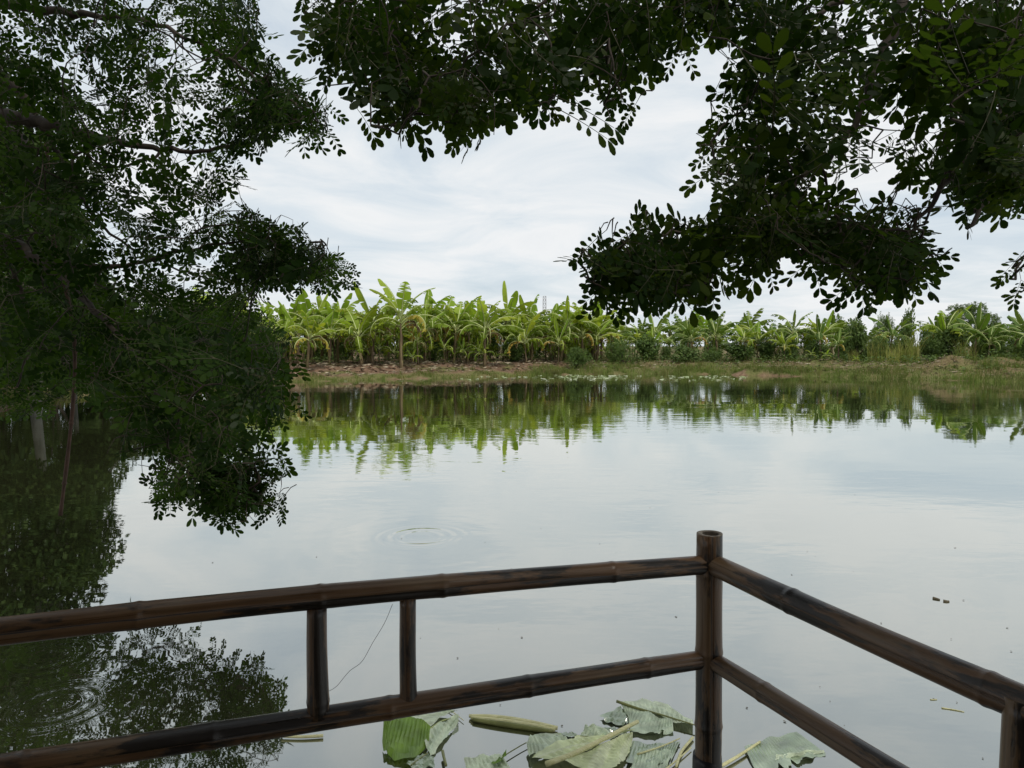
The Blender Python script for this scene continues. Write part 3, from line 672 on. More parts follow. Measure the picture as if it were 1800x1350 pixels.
for i, (x, yf, h, lab) in enumerate(((1288, 634, 2.3, 'young coconut palm with stiff fronds beside the round bush'), (1645, 632, 1.9, 'dark young palm with raised fronds next to the earth mound'))):
    g = G(x, yf, .8); t = thing('young_palm', lab, 'palm', (g.x, g.y, hz(g.x, g.y) - .03)); rr = random.Random(i)
    b = MB(); b.tube([(0, 0, -.05), (0, 0, .25), (0, 0, .45)], [.11, .09, .05], 8); obj('trunk', b.mesh('palm_trunk', M['stem'], True), t)
    for k in range(10):
        o = obj('frond', FR[k % 3], t); o.location = (0, 0, .35); o.rotation_euler = (0, rr.uniform(.1, .85), k * 2.4); s = h * rr.uniform(.75, 1); o.scale = (s, s, s)
# tall grass clumps
def blades(n, spread, h0, h1, rr, lean=.35, w=.019, seg=3):
    b = MB()
    for _ in range(n):
        a = rr.uniform(0, 6.28); rad = spread * math.sqrt(rr.random()); x, y = rad * math.cos(a), rad * math.sin(a); h = rr.uniform(h0, h1); la = rr.uniform(0, 6.28); le = rr.uniform(0, lean) * h
        wa = rr.uniform(0, 6.28); wx, wy = math.cos(wa) * w, math.sin(wa) * w; vs = []
        for k in range(seg + 1):
            t = k / seg; c = Vector((x + math.cos(la) * le * t * t, y + math.sin(la) * le * t * t, h * t * (1 - .12 * t))); q = 1 - t * .95
            vs += [c + Vector((wx, wy, 0)) * q, c - Vector((wx, wy, 0)) * q]
        b.add(vs, [(k * 2, k * 2 + 1, k * 2 + 3, k * 2 + 2) for k in range(seg)], rr.uniform(0, .9))
    return b
TG = [blades(150, .55, .9, 2.3, random.Random(k), .4).mesh('tall_grass', M['tall_grass']) for k in range(3)]
tall = [(1538, 640, 1.05, 'clump of tall pale grass stalks in front of the thicket'), (1598, 640, 1.25, 'tallest clump of thin grass stalks near the bright young banana'), (1700, 642, 1.0, 'wispy tall grass clump on the slope of the earth mound'),
        (1568, 641, .8, 'short clump of grass stalks between two taller clumps'), (1500, 640, .6, 'small clump of grass stalks at the near end of the thicket'), (965, 650, .62, 'reedy grass clump at the water below the lattice mast')]
for i, (x, y, s, lab) in enumerate(tall):
    g = G(x, y, .7); o = obj('tall_grass', TG[i % 3]); o.location = (g.x, g.y, hz(g.x, g.y) - .03); o.scale = (s * 1.1, s * 1.1, s); tag(o, lab, 'grass clump')
# shore grass, litter, weeds (uncountable)
rr = random.Random(9)
def band(n, xs, s0, s1):
    res = []
    while len(res) < n:
        X = N.uniform(xs[0], xs[1], 6000); Y = N.uniform(14, 66, 6000); s = sdist(X, Y); k = (s > s0) & (s < s1)
        Z = height(X[k], Y[k]); res += list(zip(X[k], Y[k], Z, s[k]))
    return res[:n]
b = MB()
def blade(b, x, y, z, h, w, v):
    a = rr.uniform(0, 6.28); wx, wy = math.cos(a) * w, math.sin(a) * w; la = rr.uniform(0, 6.28); le = rr.uniform(.1, 1.0) * h; lx, ly = math.cos(la) * le, math.sin(la) * le
    b.add([(x + wx, y + wy, z - .03), (x - wx, y - wy, z - .03), (x - wx * .7 + lx * .3, y - wy * .7 + ly * .3, z + h * .6), (x + wx * .7 + lx * .3, y + wy * .7 + ly * .3, z + h * .6), (x + lx, y + ly, z + h)], [(0, 1, 2, 3), (3, 2, 4)], v)
for x, y, z, s in band(15000, (-21, 6), -.15, 1.5):
    k = .5 + .5 * math.sin(x * .9 + 2 * math.sin(x * .37 + y))
    if z < -.1 or s > .35 + .9 * k or rr.random() < .08: continue
    blade(b, x, y, z, rr.uniform(.06, .24) * (.6 + .8 * k), .012, rr.uniform(.05, .5) if rr.random() < .8 else rr.uniform(.6, .95))
for x, y, z, s in band(26000, (2, 34), -.2, 2.6):
    k = .5 + .5 * math.sin(x * 1.1 + 2 * math.sin(x * .47 + y * .9)); q = .5 + .5 * math.sin(x * .6 + 1.3 * y)
    if z < -.12 or rr.random() > .35 + .65 * q: continue
    blade(b, x, y, z, rr.uniform(.05, .34) * (.45 + 1.0 * k), .012, (.7 + rr.uniform(-.25, .28)) if s < .5 or k < .3 else rr.uniform(.1, .75))
for x, y, z, s in band(9000, (4, 34), 2.4, 9): blade(b, x, y, z, rr.uniform(.05, .26), .014, rr.uniform(.2, .98))
for _ in range(420):                                  # rough tufts, straw and green, uneven along the edge
    if rr.random() < .72: X0, hk = rr.uniform(1.5, 33), rr.uniform(.25, .75)
    else: X0, hk = rr.uniform(-18, 3), rr.uniform(.15, .4)
    Y0 = far_y(X0) + rr.choice((rr.uniform(-.35, .5), rr.uniform(0, 2.6))); z = hz(X0, Y0); tone = rr.choice((.2, .4, .55, .8, .9))
    for _ in range(rr.randint(10, 26)):
        rad = rr.gauss(0, .17); a = rr.uniform(0, 6.28); blade(b, X0 + rad * math.cos(a), Y0 + rad * math.sin(a), max(z, -.05), hk * rr.uniform(.4, 1.1), .011, min(.98, max(.02, tone + rr.uniform(-.15, .15))))
tag(obj('shore_grass', b.mesh('shore_grass', M['grass'])), 'green and straw coloured grass fringing the far waterline', 'grass', None, 'stuff')
b = MB()
for x, y, z, s in band(9000, (-23, 30), 1.3, 9):
    if x > 8 and rr.random() < .6: continue
    a = rr.uniform(0, 6.28); ln = rr.uniform(.08, .32); w = ln * rr.uniform(.1, .3); c, sn = math.cos(a), math.sin(a); h = rr.uniform(.01, .07)
    b.add([(x - c * ln, y - sn * ln, z + .02), (x - sn * w, y + c * w, z + .02 + h), (x + c * ln, y + sn * ln, z + .03 + h * rr.uniform(0, 1.5)), (x + sn * w, y - c * w, z + .02)], [(0, 1, 2), (0, 2, 3)], rr.random())
tag(obj('leaf_litter', b.mesh('leaf_litter', M['litter'])), 'dry banana leaf litter strewn over the bare bank', 'litter', None, 'stuff')
b = MB()
for x, y, z, s in band(6500, (-23, 34), 1.6, 15):
    if (x < 5 and (s < 4.5 or rr.random() < .45)) or (s < 4 and math.sin(x * 1.3 + 2 * math.sin(y)) < .25): continue
    for _ in range(3):
        p = Vector((x, y, z + rr.uniform(.03, .5 if s > 4 else .28))); a = rr.uniform(0, 6.28); ax = Vector((math.cos(a), math.sin(a), rr.uniform(-.2, .6))) * rr.uniform(.12, .32); sd2 = Vector((-math.sin(a), math.cos(a), rr.uniform(-.3, .3))) * .06
        b.add([p, p + ax * .5 + sd2, p + ax, p + ax * .5 - sd2], [(0, 1, 2, 3)], rr.random())
tag(obj('undergrowth', b.mesh('undergrowth', M['shrub_leaf'])), 'low green weeds under the banana plants and along the thicket', 'weeds', None, 'stuff')
# distant lattice mast
q = P(957, 600, 260); t = thing('lattice_mast', 'slender grey lattice mast far beyond the banana plants', 'mast', (q.x, q.y, .9)); hm = P(957, 521, 260).z - .9
for sx, sy in ((-1, -1), (1, -1), (1, 1), (-1, 1)):
    b = MB(); b.tube([(sx * .75, sy * .75, 0), (sx * .5, sy * .5, hm)], .10, 4); obj('leg', b.mesh('mast_leg', M['steel']), t)
br = MB(); k = 14
for i in range(k):
    z0, z1 = hm * i / k, hm * (i + 1) / k; w0 = .75 - .25 * i / k; w1 = .75 - .25 * (i + 1) / k
    for (a, c) in (((-1, -1), (1, -1)), ((1, -1), (1, 1)), ((1, 1), (-1, 1)), ((-1, 1), (-1, -1))):
        br.tube([(a[0] * w0, a[1] * w0, z0), (c[0] * w1, c[1] * w1, z1)], .05, 3); br.tube([(a[0] * w1, a[1] * w1, z1), (c[0] * w1, c[1] * w1, z1)], .05, 3)
obj('bracing', br.mesh('bracing', M['steel']), t)['kind'] = 'stuff'
# floating pads and pale scraps along the far waterline
b = MB()
for _ in range(230):
    x = R.choice((R.uniform(780, 1130), R.uniform(980, 1100), R.uniform(1160, 1310), R.uniform(450, 830))); g = G(x, R.choice((R.uniform(660, 664), R.uniform(660, 669))) + max(0, (800 - x) * .012) + max(0, x - 1150) * .012)
    if sdist([g.x], [g.y])[0] > -.2: continue
    ra = R.uniform(.06, .22); ph = R.uniform(0, 6)
    b.add([(g.x, g.y, .02)] + [(g.x + ra * math.cos(a / 7 * 6.28 + ph) * R.uniform(.6, 1.2), g.y + ra * math.sin(a / 7 * 6.28 + ph) * R.uniform(.6, 1.2), .014 + R.uniform(0, .05)) for a in range(7)], [(0, i + 1, (i + 1) % 7 + 1) for i in range(7)], R.random())
tag(obj('floating_weed', b.mesh('floating_weed', M['pad'])), 'pale floating leaves and weed scattered along the far waterline', 'water plants', None, 'stuff')

# ------------------------------------------------------------------ overhanging rain trees
def inside(poly, x, y):
    c = False; n = len(poly)
    for i in range(n):
        ax, ay = poly[i]; bx, by = poly[i - 1]
        if (ay > y) != (by > y) and x < (bx - ax) * (y - ay) / (by - ay) + ax: c = not c
    return c
def spray_mesh(seed, pairs=3, size=1.0):
    """one twice-pinnate leaf: rachis +Y, face +Z; leaflets grow towards the tip of every pinna"""
    r = random.Random(seed); b = MB(); v0 = 0.0
    L0 = .13 * r.uniform(.9, 1.15); rp = [Vector((0, L0 * k / 5, -.012 * (k / 5) ** 2)) for k in range(6)]
    b.tube(rp, [.0016, .0015, .0014, .0013, .0012, .001], 3, .5, 1)
    for k in range(pairs):
        u = .35 + .65 * (k / max(1, pairs - 1)) ; base = Vector((0, L0 * u, -.012 * u * u)); plen = (.075 + .045 * u) * r.uniform(.9, 1.12)
        for s in (-1, 1):
            an = math.radians(62 - 34 * u + r.uniform(-8, 8)); d = Vector((math.sin(an) * s, math.cos(an), r.uniform(-.35, .05))).normalized()
            nrm = Vector((r.uniform(-.35, .35), r.uniform(-.3, .3), 1)); nrm = (nrm - d * nrm.dot(d)).normalized(); sd2 = d.cross(nrm)
            n = r.choice((5, 6, 6, 7)); tip = base + d * plen - Vector((0, 0, plen * .15))
            b.tube([base, base.lerp(tip, .5) + nrm * .004, tip], [.0011, .0009, .0006], 3, .5, 1)
            for j in range(n):
                t = (j + .8) / (n - .2); p = base.lerp(tip, t) + nrm * (.016 * t * (1 - t)); ln = (.016 + .024 * t ** 1.3) * r.uniform(.9, 1.1)
                for q in (-1, 1):
                    ang = math.radians((74 - 44 * t ** 2) + r.uniform(-7, 7)); e = (d * math.cos(ang) + sd2 * q * math.sin(ang) + nrm * r.uniform(-.22, .12)).normalized()
                    f = nrm.cross(e).normalized(); w = ln * .255; dr = -nrm * ln * .06
                    if r.random() < .03: continue
                    p0 = p + e * .002
                    b.add([p0, p0 + e * ln * .32 - f * w * .72, p0 + e * ln * .68 - f * w * 1.02 + dr * .5, p0 + e * ln * .93 - f * w * .55 + dr, p0 + e * ln + dr * 1.3, p0 + e * ln * .93 + f * w * .55 + dr, p0 + e * ln * .68 + f * w * 1.02 + dr * .5, p0 + e * ln * .32 + f * w * .72],
                          [(0, 7, 6, 5, 4, 3, 2, 1)], v0 + r.uniform(0, .25))
    return b
def pinna_mesh(seed):
    """a long pinnate leaf with large obovate leaflets, the end pair largest; rachis +Y, face +Z"""
    r = random.Random(seed); b = MB(); Lr = .17 * r.uniform(.85, 1.15); n = r.choice((5, 6, 7)); cv = r.uniform(-.25, .25); dp = r.uniform(.05, .22)
    pt = lambda t: Vector((cv * .17 * t * t, Lr * t, -dp * Lr * t * t))
    b.tube([pt(k / 6) for k in range(7)], [.0017 - .0009 * k / 6 for k in range(7)], 3, .5, 1)
    for j in range(n):
        t = .28 + .72 * j / (n - 1); p = pt(t); d = (pt(t + .02) - pt(t - .02)).normalized(); ln = (.026 + .022 * t ** 1.6) * r.uniform(.9, 1.12)
        for q in (-1, 1):
            if r.random() < .05: continue
            ang = math.radians((72 - 46 * (j / (n - 1)) ** 2.5) + r.uniform(-9, 9)); nn = Vector((r.uniform(-.3, .3), r.uniform(-.25, .25), 1)).normalized()
            e = (d * math.cos(ang) + Vector((1, 0, 0)) * q * math.sin(ang) + Vector((0, 0, r.uniform(-.3, .1)))).normalized(); f = nn.cross(e).normalized(); w = ln * .265; dr = -nn * ln * .07; p0 = p + e * .003
            b.add([p0, p0 + e * ln * .3 - f * w * .66, p0 + e * ln * .66 - f * w * 1.02 + dr * .5, p0 + e * ln * .92 - f * w * .6 + dr, p0 + e * ln + dr * 1.3, p0 + e * ln * .92 + f * w * .6 + dr, p0 + e * ln * .66 + f * w * 1.02 + dr * .5, p0 + e * ln * .3 + f * w * .66],
                  [(0, 7, 6, 5, 4, 3, 2, 1)], r.uniform(0, .25))
    return b
SPB = [spray_mesh(900 + i, 3 if i % 3 else 2) for i in range(9)] + [pinna_mesh(950 + i) for i in range(7)]
TWIG = plain('twig', [(.3, (.03, .035, .014)), (.7, (.06, .055, .025))], 20, .8)
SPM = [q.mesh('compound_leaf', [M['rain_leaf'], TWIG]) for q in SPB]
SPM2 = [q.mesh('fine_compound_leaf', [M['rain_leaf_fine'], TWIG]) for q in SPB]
SPA = [(np.array(q.v), q.f, np.array(q.a), q.m) for q in SPB]
def rain_tree(label, base, trunk_pts, r0, limbs, regions, shade_fill, seed, single=290, taper=2.0, face=.35, hang=.45, fringe=(), simple=.25, meshes=None):
    meshes = meshes or SPM
    """regions: (polygon in photo pixels, depth near, depth far, count, scale, sparse); leaves fill them as a volume and are tied to the limbs by twigs"""
    rr = random.Random(seed); t = thing('rain_tree', label, 'tree', base); B = Vector(base)
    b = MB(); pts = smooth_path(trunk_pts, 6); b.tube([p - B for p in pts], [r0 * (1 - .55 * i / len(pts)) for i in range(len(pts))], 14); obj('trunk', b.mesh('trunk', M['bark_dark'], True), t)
    nodes, par, isl = [], [], []
    for (pl, ra, rb) in limbs:
        b = MB(); pts = smooth_path(pl, 7); n = len(pts)
        pts = [p + Vector((rr.uniform(-1, 1), rr.uniform(-1, 1), rr.uniform(-1, 1))) * (.012 if 0 < i < n - 1 else 0) for i, p in enumerate(pts)]
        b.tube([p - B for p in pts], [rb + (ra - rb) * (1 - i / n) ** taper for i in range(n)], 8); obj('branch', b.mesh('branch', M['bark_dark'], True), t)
        for p in pts: nodes.append(p); par.append(-1); isl.append(True)
    anch = []
    for (poly, d0, d1, cnt, sc, sparse) in regions:
        xs = [q[0] for q in poly]; ys = [q[1] for q in poly]; k = 0; tries = 0
        while k < cnt and tries < cnt * 60:
            tries += 1; x, y = rr.uniform(min(xs), max(xs)), rr.uniform(min(ys), max(ys))
            if not inside(poly, x, y): continue
            if any(inside(q, x, y) and rr.random() < pr for q, pr in sparse): continue
            d = rr.uniform(d0, d1) if not callable(d0) else d0(x, y, rr)
            anch.append((P(x, y, d), sc * rr.uniform(.7, 1.3), poly)); k += 1
    for (lo, hi, cnt, sc) in shade_fill:  # leaf volumes above the view, added to shade the boughs and rails
        for _ in range(cnt): anch.append((Vector((rr.uniform(lo[0], hi[0]), rr.uniform(lo[1], hi[1]), rr.uniform(lo[2], hi[2]))), sc * rr.uniform(.8, 1.2), None))
    # grow the twigs: each leaf joins the nearest wood already there
    A = np.array([a[0] for a in anch]); Nn = np.array(nodes); n0 = len(nodes)
    D = np.linalg.norm(A[:, None, :] - Nn[None], axis=2); best = D.min(1); bi = D.argmin(1); done = np.zeros(len(A), bool); order = []
    for _ in range(len(A)):
        bb = np.where(done, 1e9, best); i = int(bb.argmin()); done[i] = True; order.append((i, int(bi[i])))
        nodes.append(anch[i][0]); par.append(int(bi[i])); me_ = len(nodes) - 1
        dd = np.linalg.norm(A - A[i], axis=1) + .02; k = dd < best; best[k] = dd[k]; bi[k] = me_
    desc = [1] * len(nodes)
    for i in range(len(nodes) - 1, n0 - 1, -1):
        if par[i] >= 0: desc[par[i]] += desc[i]
    tw = MB()
    for i in range(n0, len(nodes)):
        p, q = nodes[par[i]], nodes[i]; ra = min(.009, .0013 * desc[i] ** .40); ln = (q - p).length
        rp = min(.009, .0013 * desc[par[i]] ** .40) if par[i] >= n0 else ra * 1.15
        mid = p.lerp(q, .5) + Vector((rr.uniform(-1, 1), rr.uniform(-1, 1), rr.uniform(-.3, 1))) * ln * .08
        tw.tube([p - B, mid - B, q - B], [min(rp, ra * 1.6), ra * 1.1, ra], 4, 0, 0, False)
    o = obj('twigs', tw.mesh('twigs', M['bark_dark'], True), t); o['kind'] = 'stuff'
    place = []
    for (i, pi) in order:
        p, sc, poly = anch[i]; out = (p - nodes[pi]); out = out.normalized() if out.length > 1e-4 else Vector((0, 0, -1))
        ok = None
        for k in range(14):
            d = (out * .5 + Vector((rr.gauss(0, .65), rr.gauss(0, .45), -hang + rr.gauss(0, .5)))).normalized()
            if poly is None: ok = d; break
            good = True
            for (fa, la) in ((.27, 0), (.17, .10), (.17, -.10)):
                x, y, _ = proj(p + d * fa * sc + Vector((d.z, 0, -d.x)) * la * sc)
                if not inside(poly, x, y): good = False; break
            if good: ok = d; break
        if ok is None: continue
        nrm = Vector((rr.gauss(0, .45), rr.gauss(-face, .5), rr.gauss(.85 - face, .45))); nrm = nrm - ok * nrm.dot(ok)
        if nrm.length < .05: continue
        nrm.normalize(); xa = ok.cross(nrm)
        m = Matrix.Translation(p - B) @ Matrix((xa, ok, nrm)).transposed().to_4x4() @ Matrix.Scale(sc, 4)
        x, y, d = proj(p); vis = -60 < x < 1860 and -60 < y < 1400 and d > .3
        place.append(((sc / d if vis else 0), m, rr.randrange(9, 16) if rr.random() < simple and poly is not None else rr.randrange(9)))
    tw = MB()
    for (poly, i0, i1, dep, fs, step) in fringe:                    # single fronds reaching out past the mass
        n = len(poly)
        for i in range(i0, i1):
            (ax, ay), (bx, by) = poly[i % n], poly[(i + 1) % n]; ln = math.hypot(bx - ax, by - ay); nx_, ny_ = (by - ay) / ln, -(bx - ax) / ln
            if inside(poly, (ax + bx) / 2 + nx_ * 4, (ay + by) / 2 + ny_ * 4): nx_, ny_ = -nx_, -ny_
            for k in range(max(1, round(ln / step))):
                u = rr.random(); x, y = ax + (bx - ax) * u, ay + (by - ay) * u; dd = dep * rr.uniform(.92, 1.1); sc = fs * rr.uniform(.7, 1.2); back = rr.uniform(.17, .25) * sc * F / dd
                p = P(x - nx_ * back, y - ny_ * back, dd)
                d = Vector((nx_ * .8 + rr.gauss(0, .45), rr.gauss(0, .3), -ny_ * .8 - .45 + rr.gauss(0, .3))).normalized()
                if ny_ < -.3: continue
                if proj(p + d * .24 * sc)[1] > max(q[1] for q in poly[:]) + 12: continue
                nrm = Vector((rr.gauss(0, .35), rr.gauss(-.9, .35), rr.gauss(.3, .4))); nrm = (nrm - d * nrm.dot(d)).normalized()
                q = P(x - nx_ * (back + rr.uniform(12, 30)), y - ny_ * (back + rr.uniform(12, 30)), dd); tw.tube([q - B, p.lerp(q, .5) - B + Vector((0, 0, .008)), p - B], [.0022, .002, .0015], 4, 0, 0, False)
                place.append((sc / dd, Matrix.Translation(p - B) @ Matrix((d.cross(nrm), d, nrm)).transposed().to_4x4() @ Matrix.Scale(sc, 4), rr.randrange(9, 16) if rr.random() < .8 else rr.randrange(9)))
    if fringe: obj('twigs', tw.mesh('twigs', M['bark_dark'], True), t)['kind'] = 'stuff'
    place.sort(key=lambda q: -q[0])
    for s, m, vi in place[:single]: obj('leaf', meshes[vi], t, m)
    V, Fc, Av, Mi, off = [], [], [], [], 0
    for s, m, vi in place[single:]:
        vv, ff, aa, mm = SPA[vi]; mat = np.array(m); V.append(vv @ mat[:3, :3].T + mat[:3, 3]); Fc += [tuple(i + off for i in f) for f in ff]; Av.append(np.mod(aa + rr.random() * .7, 1)); Mi += mm; off += len(vv)
    if V:
        me = bpy.data.meshes.new('crown'); me.from_pydata(np.concatenate(V).tolist(), [], Fc); me.materials.append(meshes[0].materials[0]); me.materials.append(TWIG)
        me.polygons.foreach_set('material_index', Mi); at = me.attributes.new('v', 'FLOAT', 'POINT'); at.data.foreach_set('value', np.concatenate(Av)); me.update()
        obj('crown', me, t)['kind'] = 'stuff'
    return t

# --- tree on the near bank whose boughs reach in over the water
LP = lambda *a: [P(*q) for q in a]
T1 = Vector((-6.4, 3.2, .35))
trunk1 = [T1 - Vector((0, 0, .3)), T1 + Vector((.15, .1, 1.2)), T1 + Vector((.5, .2, 2.6)), T1 + Vector((.8, .3, 4.2)), T1 + Vector((1.0, .4, 5.6))]
j1, j2, j3 = trunk1[2], trunk1[3], trunk1[4]
limbs1 = [([j1, P(-320, 190, 4.3), *LP((-10, 203, 4.0), (70, 215, 3.9), (160, 238, 3.8), (270, 262, 3.7), (380, 264, 3.7), (450, 248, 3.6), (500, 226, 3.6))], .075, .006),
          ([j2, P(-200, 60, 4.4), *LP((0, 135, 4.3), (60, 200, 4.3), (120, 300, 4.4), (180, 400, 4.6), (300, 470, 4.8), (430, 500, 4.8))], .06, .006),
          ([j1, P(-260, 330, 4.4), *LP((-10, 415, 4.2), (60, 455, 4.0), (130, 510, 3.8), (200, 580, 3.5), (270, 670, 3.2), (310, 750, 2.9), (350, 830, 2.7))], .065, .005),
          ([j2, P(-150, -40, 4.2), *LP((20, 10, 4.0), (130, 25, 3.9), (260, 40, 3.7), (380, 90, 3.5), (480, 160, 3.4), (540, 200, 3.3))], .05, .005),
          ([j1, P(-300, 300, 6), *LP((0, 230, 5.0), (40, 290, 4.8), (90, 400, 4.8), (95, 520, 5.2), (110, 640, 6.0))], .045, .008),
          ([j1, P(-300, 400, 7), *LP((-20, 480, 7.0), (120, 540, 7.3), (250, 600, 7.8), (380, 630, 8.0))], .055, .008),
          ([P(60, 455, 4.0), *LP((200, 470, 3.9), (330, 440, 3.8), (440, 425, 3.6), (540, 440, 3.5))], .02, .005),
          ([j3, P(-200, -300, 4), P(200, -200, 3.6), P(420, -120, 3.4)], .05, .006),
          ([P(-10, 415, 4.2), *LP((40, 520, 4.4), (50, 600, 4.6), (30, 680, 4.8))], .02, .006)]
upperL = [(-60, -60), (470, -60), (455, 20), (462, 70), (500, 110), (545, 150), (592, 205), (575, 245), (520, 235), (448, 262), (428, 300), (432, 345), (330, 420), (-60, 430)]
midL = [(-60, 400), (250, 400), (428, 345), (485, 372), (545, 398), (575, 428), (614, 458), (600, 505), (555, 500), (500, 515), (440, 530), (470, 570), (300, 620), (-60, 640)]
lowL = [(130, 560), (470, 560), (505, 605), (520, 650), (542, 664), (498, 682), (532, 745), (480, 765), (480, 790), (526, 828), (500, 845), (470, 848), (480, 880), (512, 912), (485, 915), (452, 885), (422, 940), (375, 925), (350, 880), (300, 912), (262, 870), (240, 820), (182, 796), (205, 755), (190, 715), (150, 700)]
backL = [(-60, 470), (440, 520), (490, 600), (505, 650), (440, 700), (330, 690), (150, 700), (70, 725), (-60, 740)]
spL = [([(15, 20), (70, 20), (110, 160), (40, 150)], .75), ([(280, 185), (340, 185), (345, 252), (275, 250)], .93), ([(200, 300), (350, 320), (330, 420), (150, 400)], .35)]
spM = [([(180, 430), (420, 420), (400, 500), (160, 480)], .5)]
clumpA = [(150, 520), (360, 520), (345, 730), (200, 740), (170, 690)]
clumpB = [(340, 540), (480, 560), (508, 640), (440, 700), (350, 700)]
edgeL = [(380, 120), (500, 110), (545, 150), (592, 205), (575, 245), (520, 235), (448, 262), (400, 300)]
tipL = [(400, 380), (485, 372), (545, 398), (575, 428), (614, 458), (600, 505), (555, 500), (500, 515), (400, 500)]
botL = [(270, 800), (400, 780), (526, 828), (500, 845), (470, 848), (480, 880), (512, 912), (485, 915), (452, 885), (422, 940), (375, 925), (350, 880), (300, 912)]
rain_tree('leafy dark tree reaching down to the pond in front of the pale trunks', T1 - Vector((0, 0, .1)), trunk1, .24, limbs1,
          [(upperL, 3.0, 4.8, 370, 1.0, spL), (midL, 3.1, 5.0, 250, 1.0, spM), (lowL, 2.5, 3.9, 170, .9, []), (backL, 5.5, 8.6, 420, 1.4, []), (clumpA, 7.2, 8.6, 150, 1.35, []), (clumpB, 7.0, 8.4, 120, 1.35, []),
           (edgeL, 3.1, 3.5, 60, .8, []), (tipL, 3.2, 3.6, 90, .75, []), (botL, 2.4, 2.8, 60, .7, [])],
          [((-6.5, -1, 4.4), (-1.2, 5, 6.6), 420, 1.7)], 71, 290, 2.2, .35, .4, [(upperL, 1, 11, 3.4, .85, 26), (tipL, 0, 7, 3.4, .75, 16), (lowL, 2, 25, 2.8, .68, 22)], .3, SPM2)  # the box of leaves overhead is added for its shade

# --- tree on the near shore beside the deck: boughs overhead and beyond the corner post
T2 = Vector((4.6, -4.6, .5))
trunk2 = [T2 - Vector((0, 0, .3)), T2 + Vector((-.1, .2, 1.3)), T2 + Vector((-.4, .7, 2.8)), T2 + Vector((-.7, 1.3, 4.2)), T2 + Vector((-.9, 1.8, 5.4))]
k1, k2 = trunk2[3], trunk2[4]
limbs2 = [([k1, Vector((3.2, -.8, 4.5)), P(1900, -160, 2.6), *LP((1640, -60, 2.4), (1560, 80, 2.3), (1510, 200, 2.2), (1445, 285, 2.1), (1360, 350, 2.0), (1270, 392, 1.95), (1190, 408, 1.9), (1110, 440, 1.85), (1060, 480, 1.8))], .06, .004),
          ([k1, Vector((3.4, -.6, 4.1)), P(2000, 60, 2.5), *LP((1780, 60, 2.2), (1760, 200, 2.1), (1740, 320, 2.0), (1700, 400, 1.9))], .05, .006),
          ([P(1990, 300, 2.2), *LP((1880, 380, 1.9), (1810, 440, 1.75), (1775, 490, 1.68))], .006, .003),
          ([P(1760, 200, 2.1), *LP((1680, 300, 2.05), (1600, 400, 2.0), (1540, 470, 1.95), (1500, 510, 1.9))], .018, .004),
          ([k2, Vector((2.2, -.6, 5.3)), Vector((1.2, 1.2, 4.6)), *LP((1120, -120, 2.5), (1000, -20, 2.3), (880, 60, 2.2), (780, 140, 2.1), (700, 210, 2.0))], .05, .004),
          ([P(1120, -120, 2.5), *LP((1060, 20, 2.3), (1050, 120, 2.2), (1070, 190, 2.1))], .018, .004),
          ([P(1000, -20, 2.3), *LP((860, -20, 2.4), (700, 20, 2.5), (600, 80, 2.5), (580, 150, 2.5))], .018, .004),
          ([P(1640, -60, 2.4), *LP((1480, 0, 2.5), (1380, 90, 2.4), (1300, 190, 2.3), (1250, 250, 2.2))], .02, .004)]
top_ = [(500, -60), (520, 50), (560, 120), (600, 185), (645, 205), (652, 262), (702, 284), (735, 240), (768, 255), (790, 284), (840, 288), (872, 276), (890, 240), (960, 238), (1010, 190), (1038, 205), (1060, 248), (1100, 252), (1112, 180), (1150, 158), (1200, 130), (1245, 108), (1275, 50), (1285, -60)]
rightU = [(1285, -60), (1292, 40), (1255, 85), (1265, 130), (1240, 190), (1202, 262), (1232, 305), (1280, 330), (1340, 360), (1450, 330), (1560, 330), (1640, 380), (1700, 435), (1760, 412), (1860, 400), (1860, -60)]
rightL = [(1340, 340), (1280, 345), (1210, 368), (1240, 395), (1195, 402), (1140, 358), (1120, 400), (1060, 415), (990, 478), (1030, 505), (1015, 548), (1060, 572), (1105, 575), (1150, 588), (1210, 580), (1278, 552), (1272, 485), (1340, 515), (1400, 488), (1440, 505), (1482, 535), (1520, 500), (1560, 560), (1612, 552), (1640, 520), (1692, 480), (1672, 430), (1640, 380), (1560, 320), (1450, 320)]
isol = [(1728, 475), (1775, 440), (1870, 420), (1880, 545), (1780, 540), (1755, 500)]
spR = [([(1480, 20), (1560, 0), (1600, 140), (1560, 260), (1480, 250), (1440, 180)], .62), ([(1590, 180), (1640, 190), (1640, 240), (1590, 240)], .8)]
deep = [(1640, -60), (1860, -60), (1860, 400), (1720, 400), (1660, 250)]
def lift(poly, y0, dy): return [(x, y - dy * min(1, max(0, (y - y0) / 80))) for x, y in poly]
top_ = lift(top_, 90, 38); rightL = lift(rightL, 410, 34); rightU = lift(rightU, 330, 20)
gapT = [(1200, -70), (1360, -70), (1340, 60), (1290, 110), (1240, 105), (1210, 80)]
joinR = [(1205, 268), (1300, 230), (1450, 250), (1460, 400), (1260, 400), (1215, 372), (1275, 335), (1235, 305)]
edgeT = [(640, 150), (1110, 100), (1112, 180), (1100, 252), (1060, 248), (1038, 205), (1010, 190), (960, 238), (890, 240), (872, 276), (840, 288), (790, 284), (768, 255), (735, 240), (702, 284), (652, 262)]
edgeR = [(1440, 440), (1650, 420), (1692, 480), (1640, 520), (1612, 552), (1560, 560), (1520, 500), (1482, 535), (1440, 505)]
edgeR2 = [(1000, 470), (1120, 400), (1260, 420), (1278, 552), (1210, 580), (1150, 588), (1105, 575), (1060, 572), (1015, 548), (1030, 505)]
edgeT = lift(edgeT, 90, 38); edgeR = lift(edgeR, 410, 36); edgeR2 = lift(edgeR2, 410, 34)
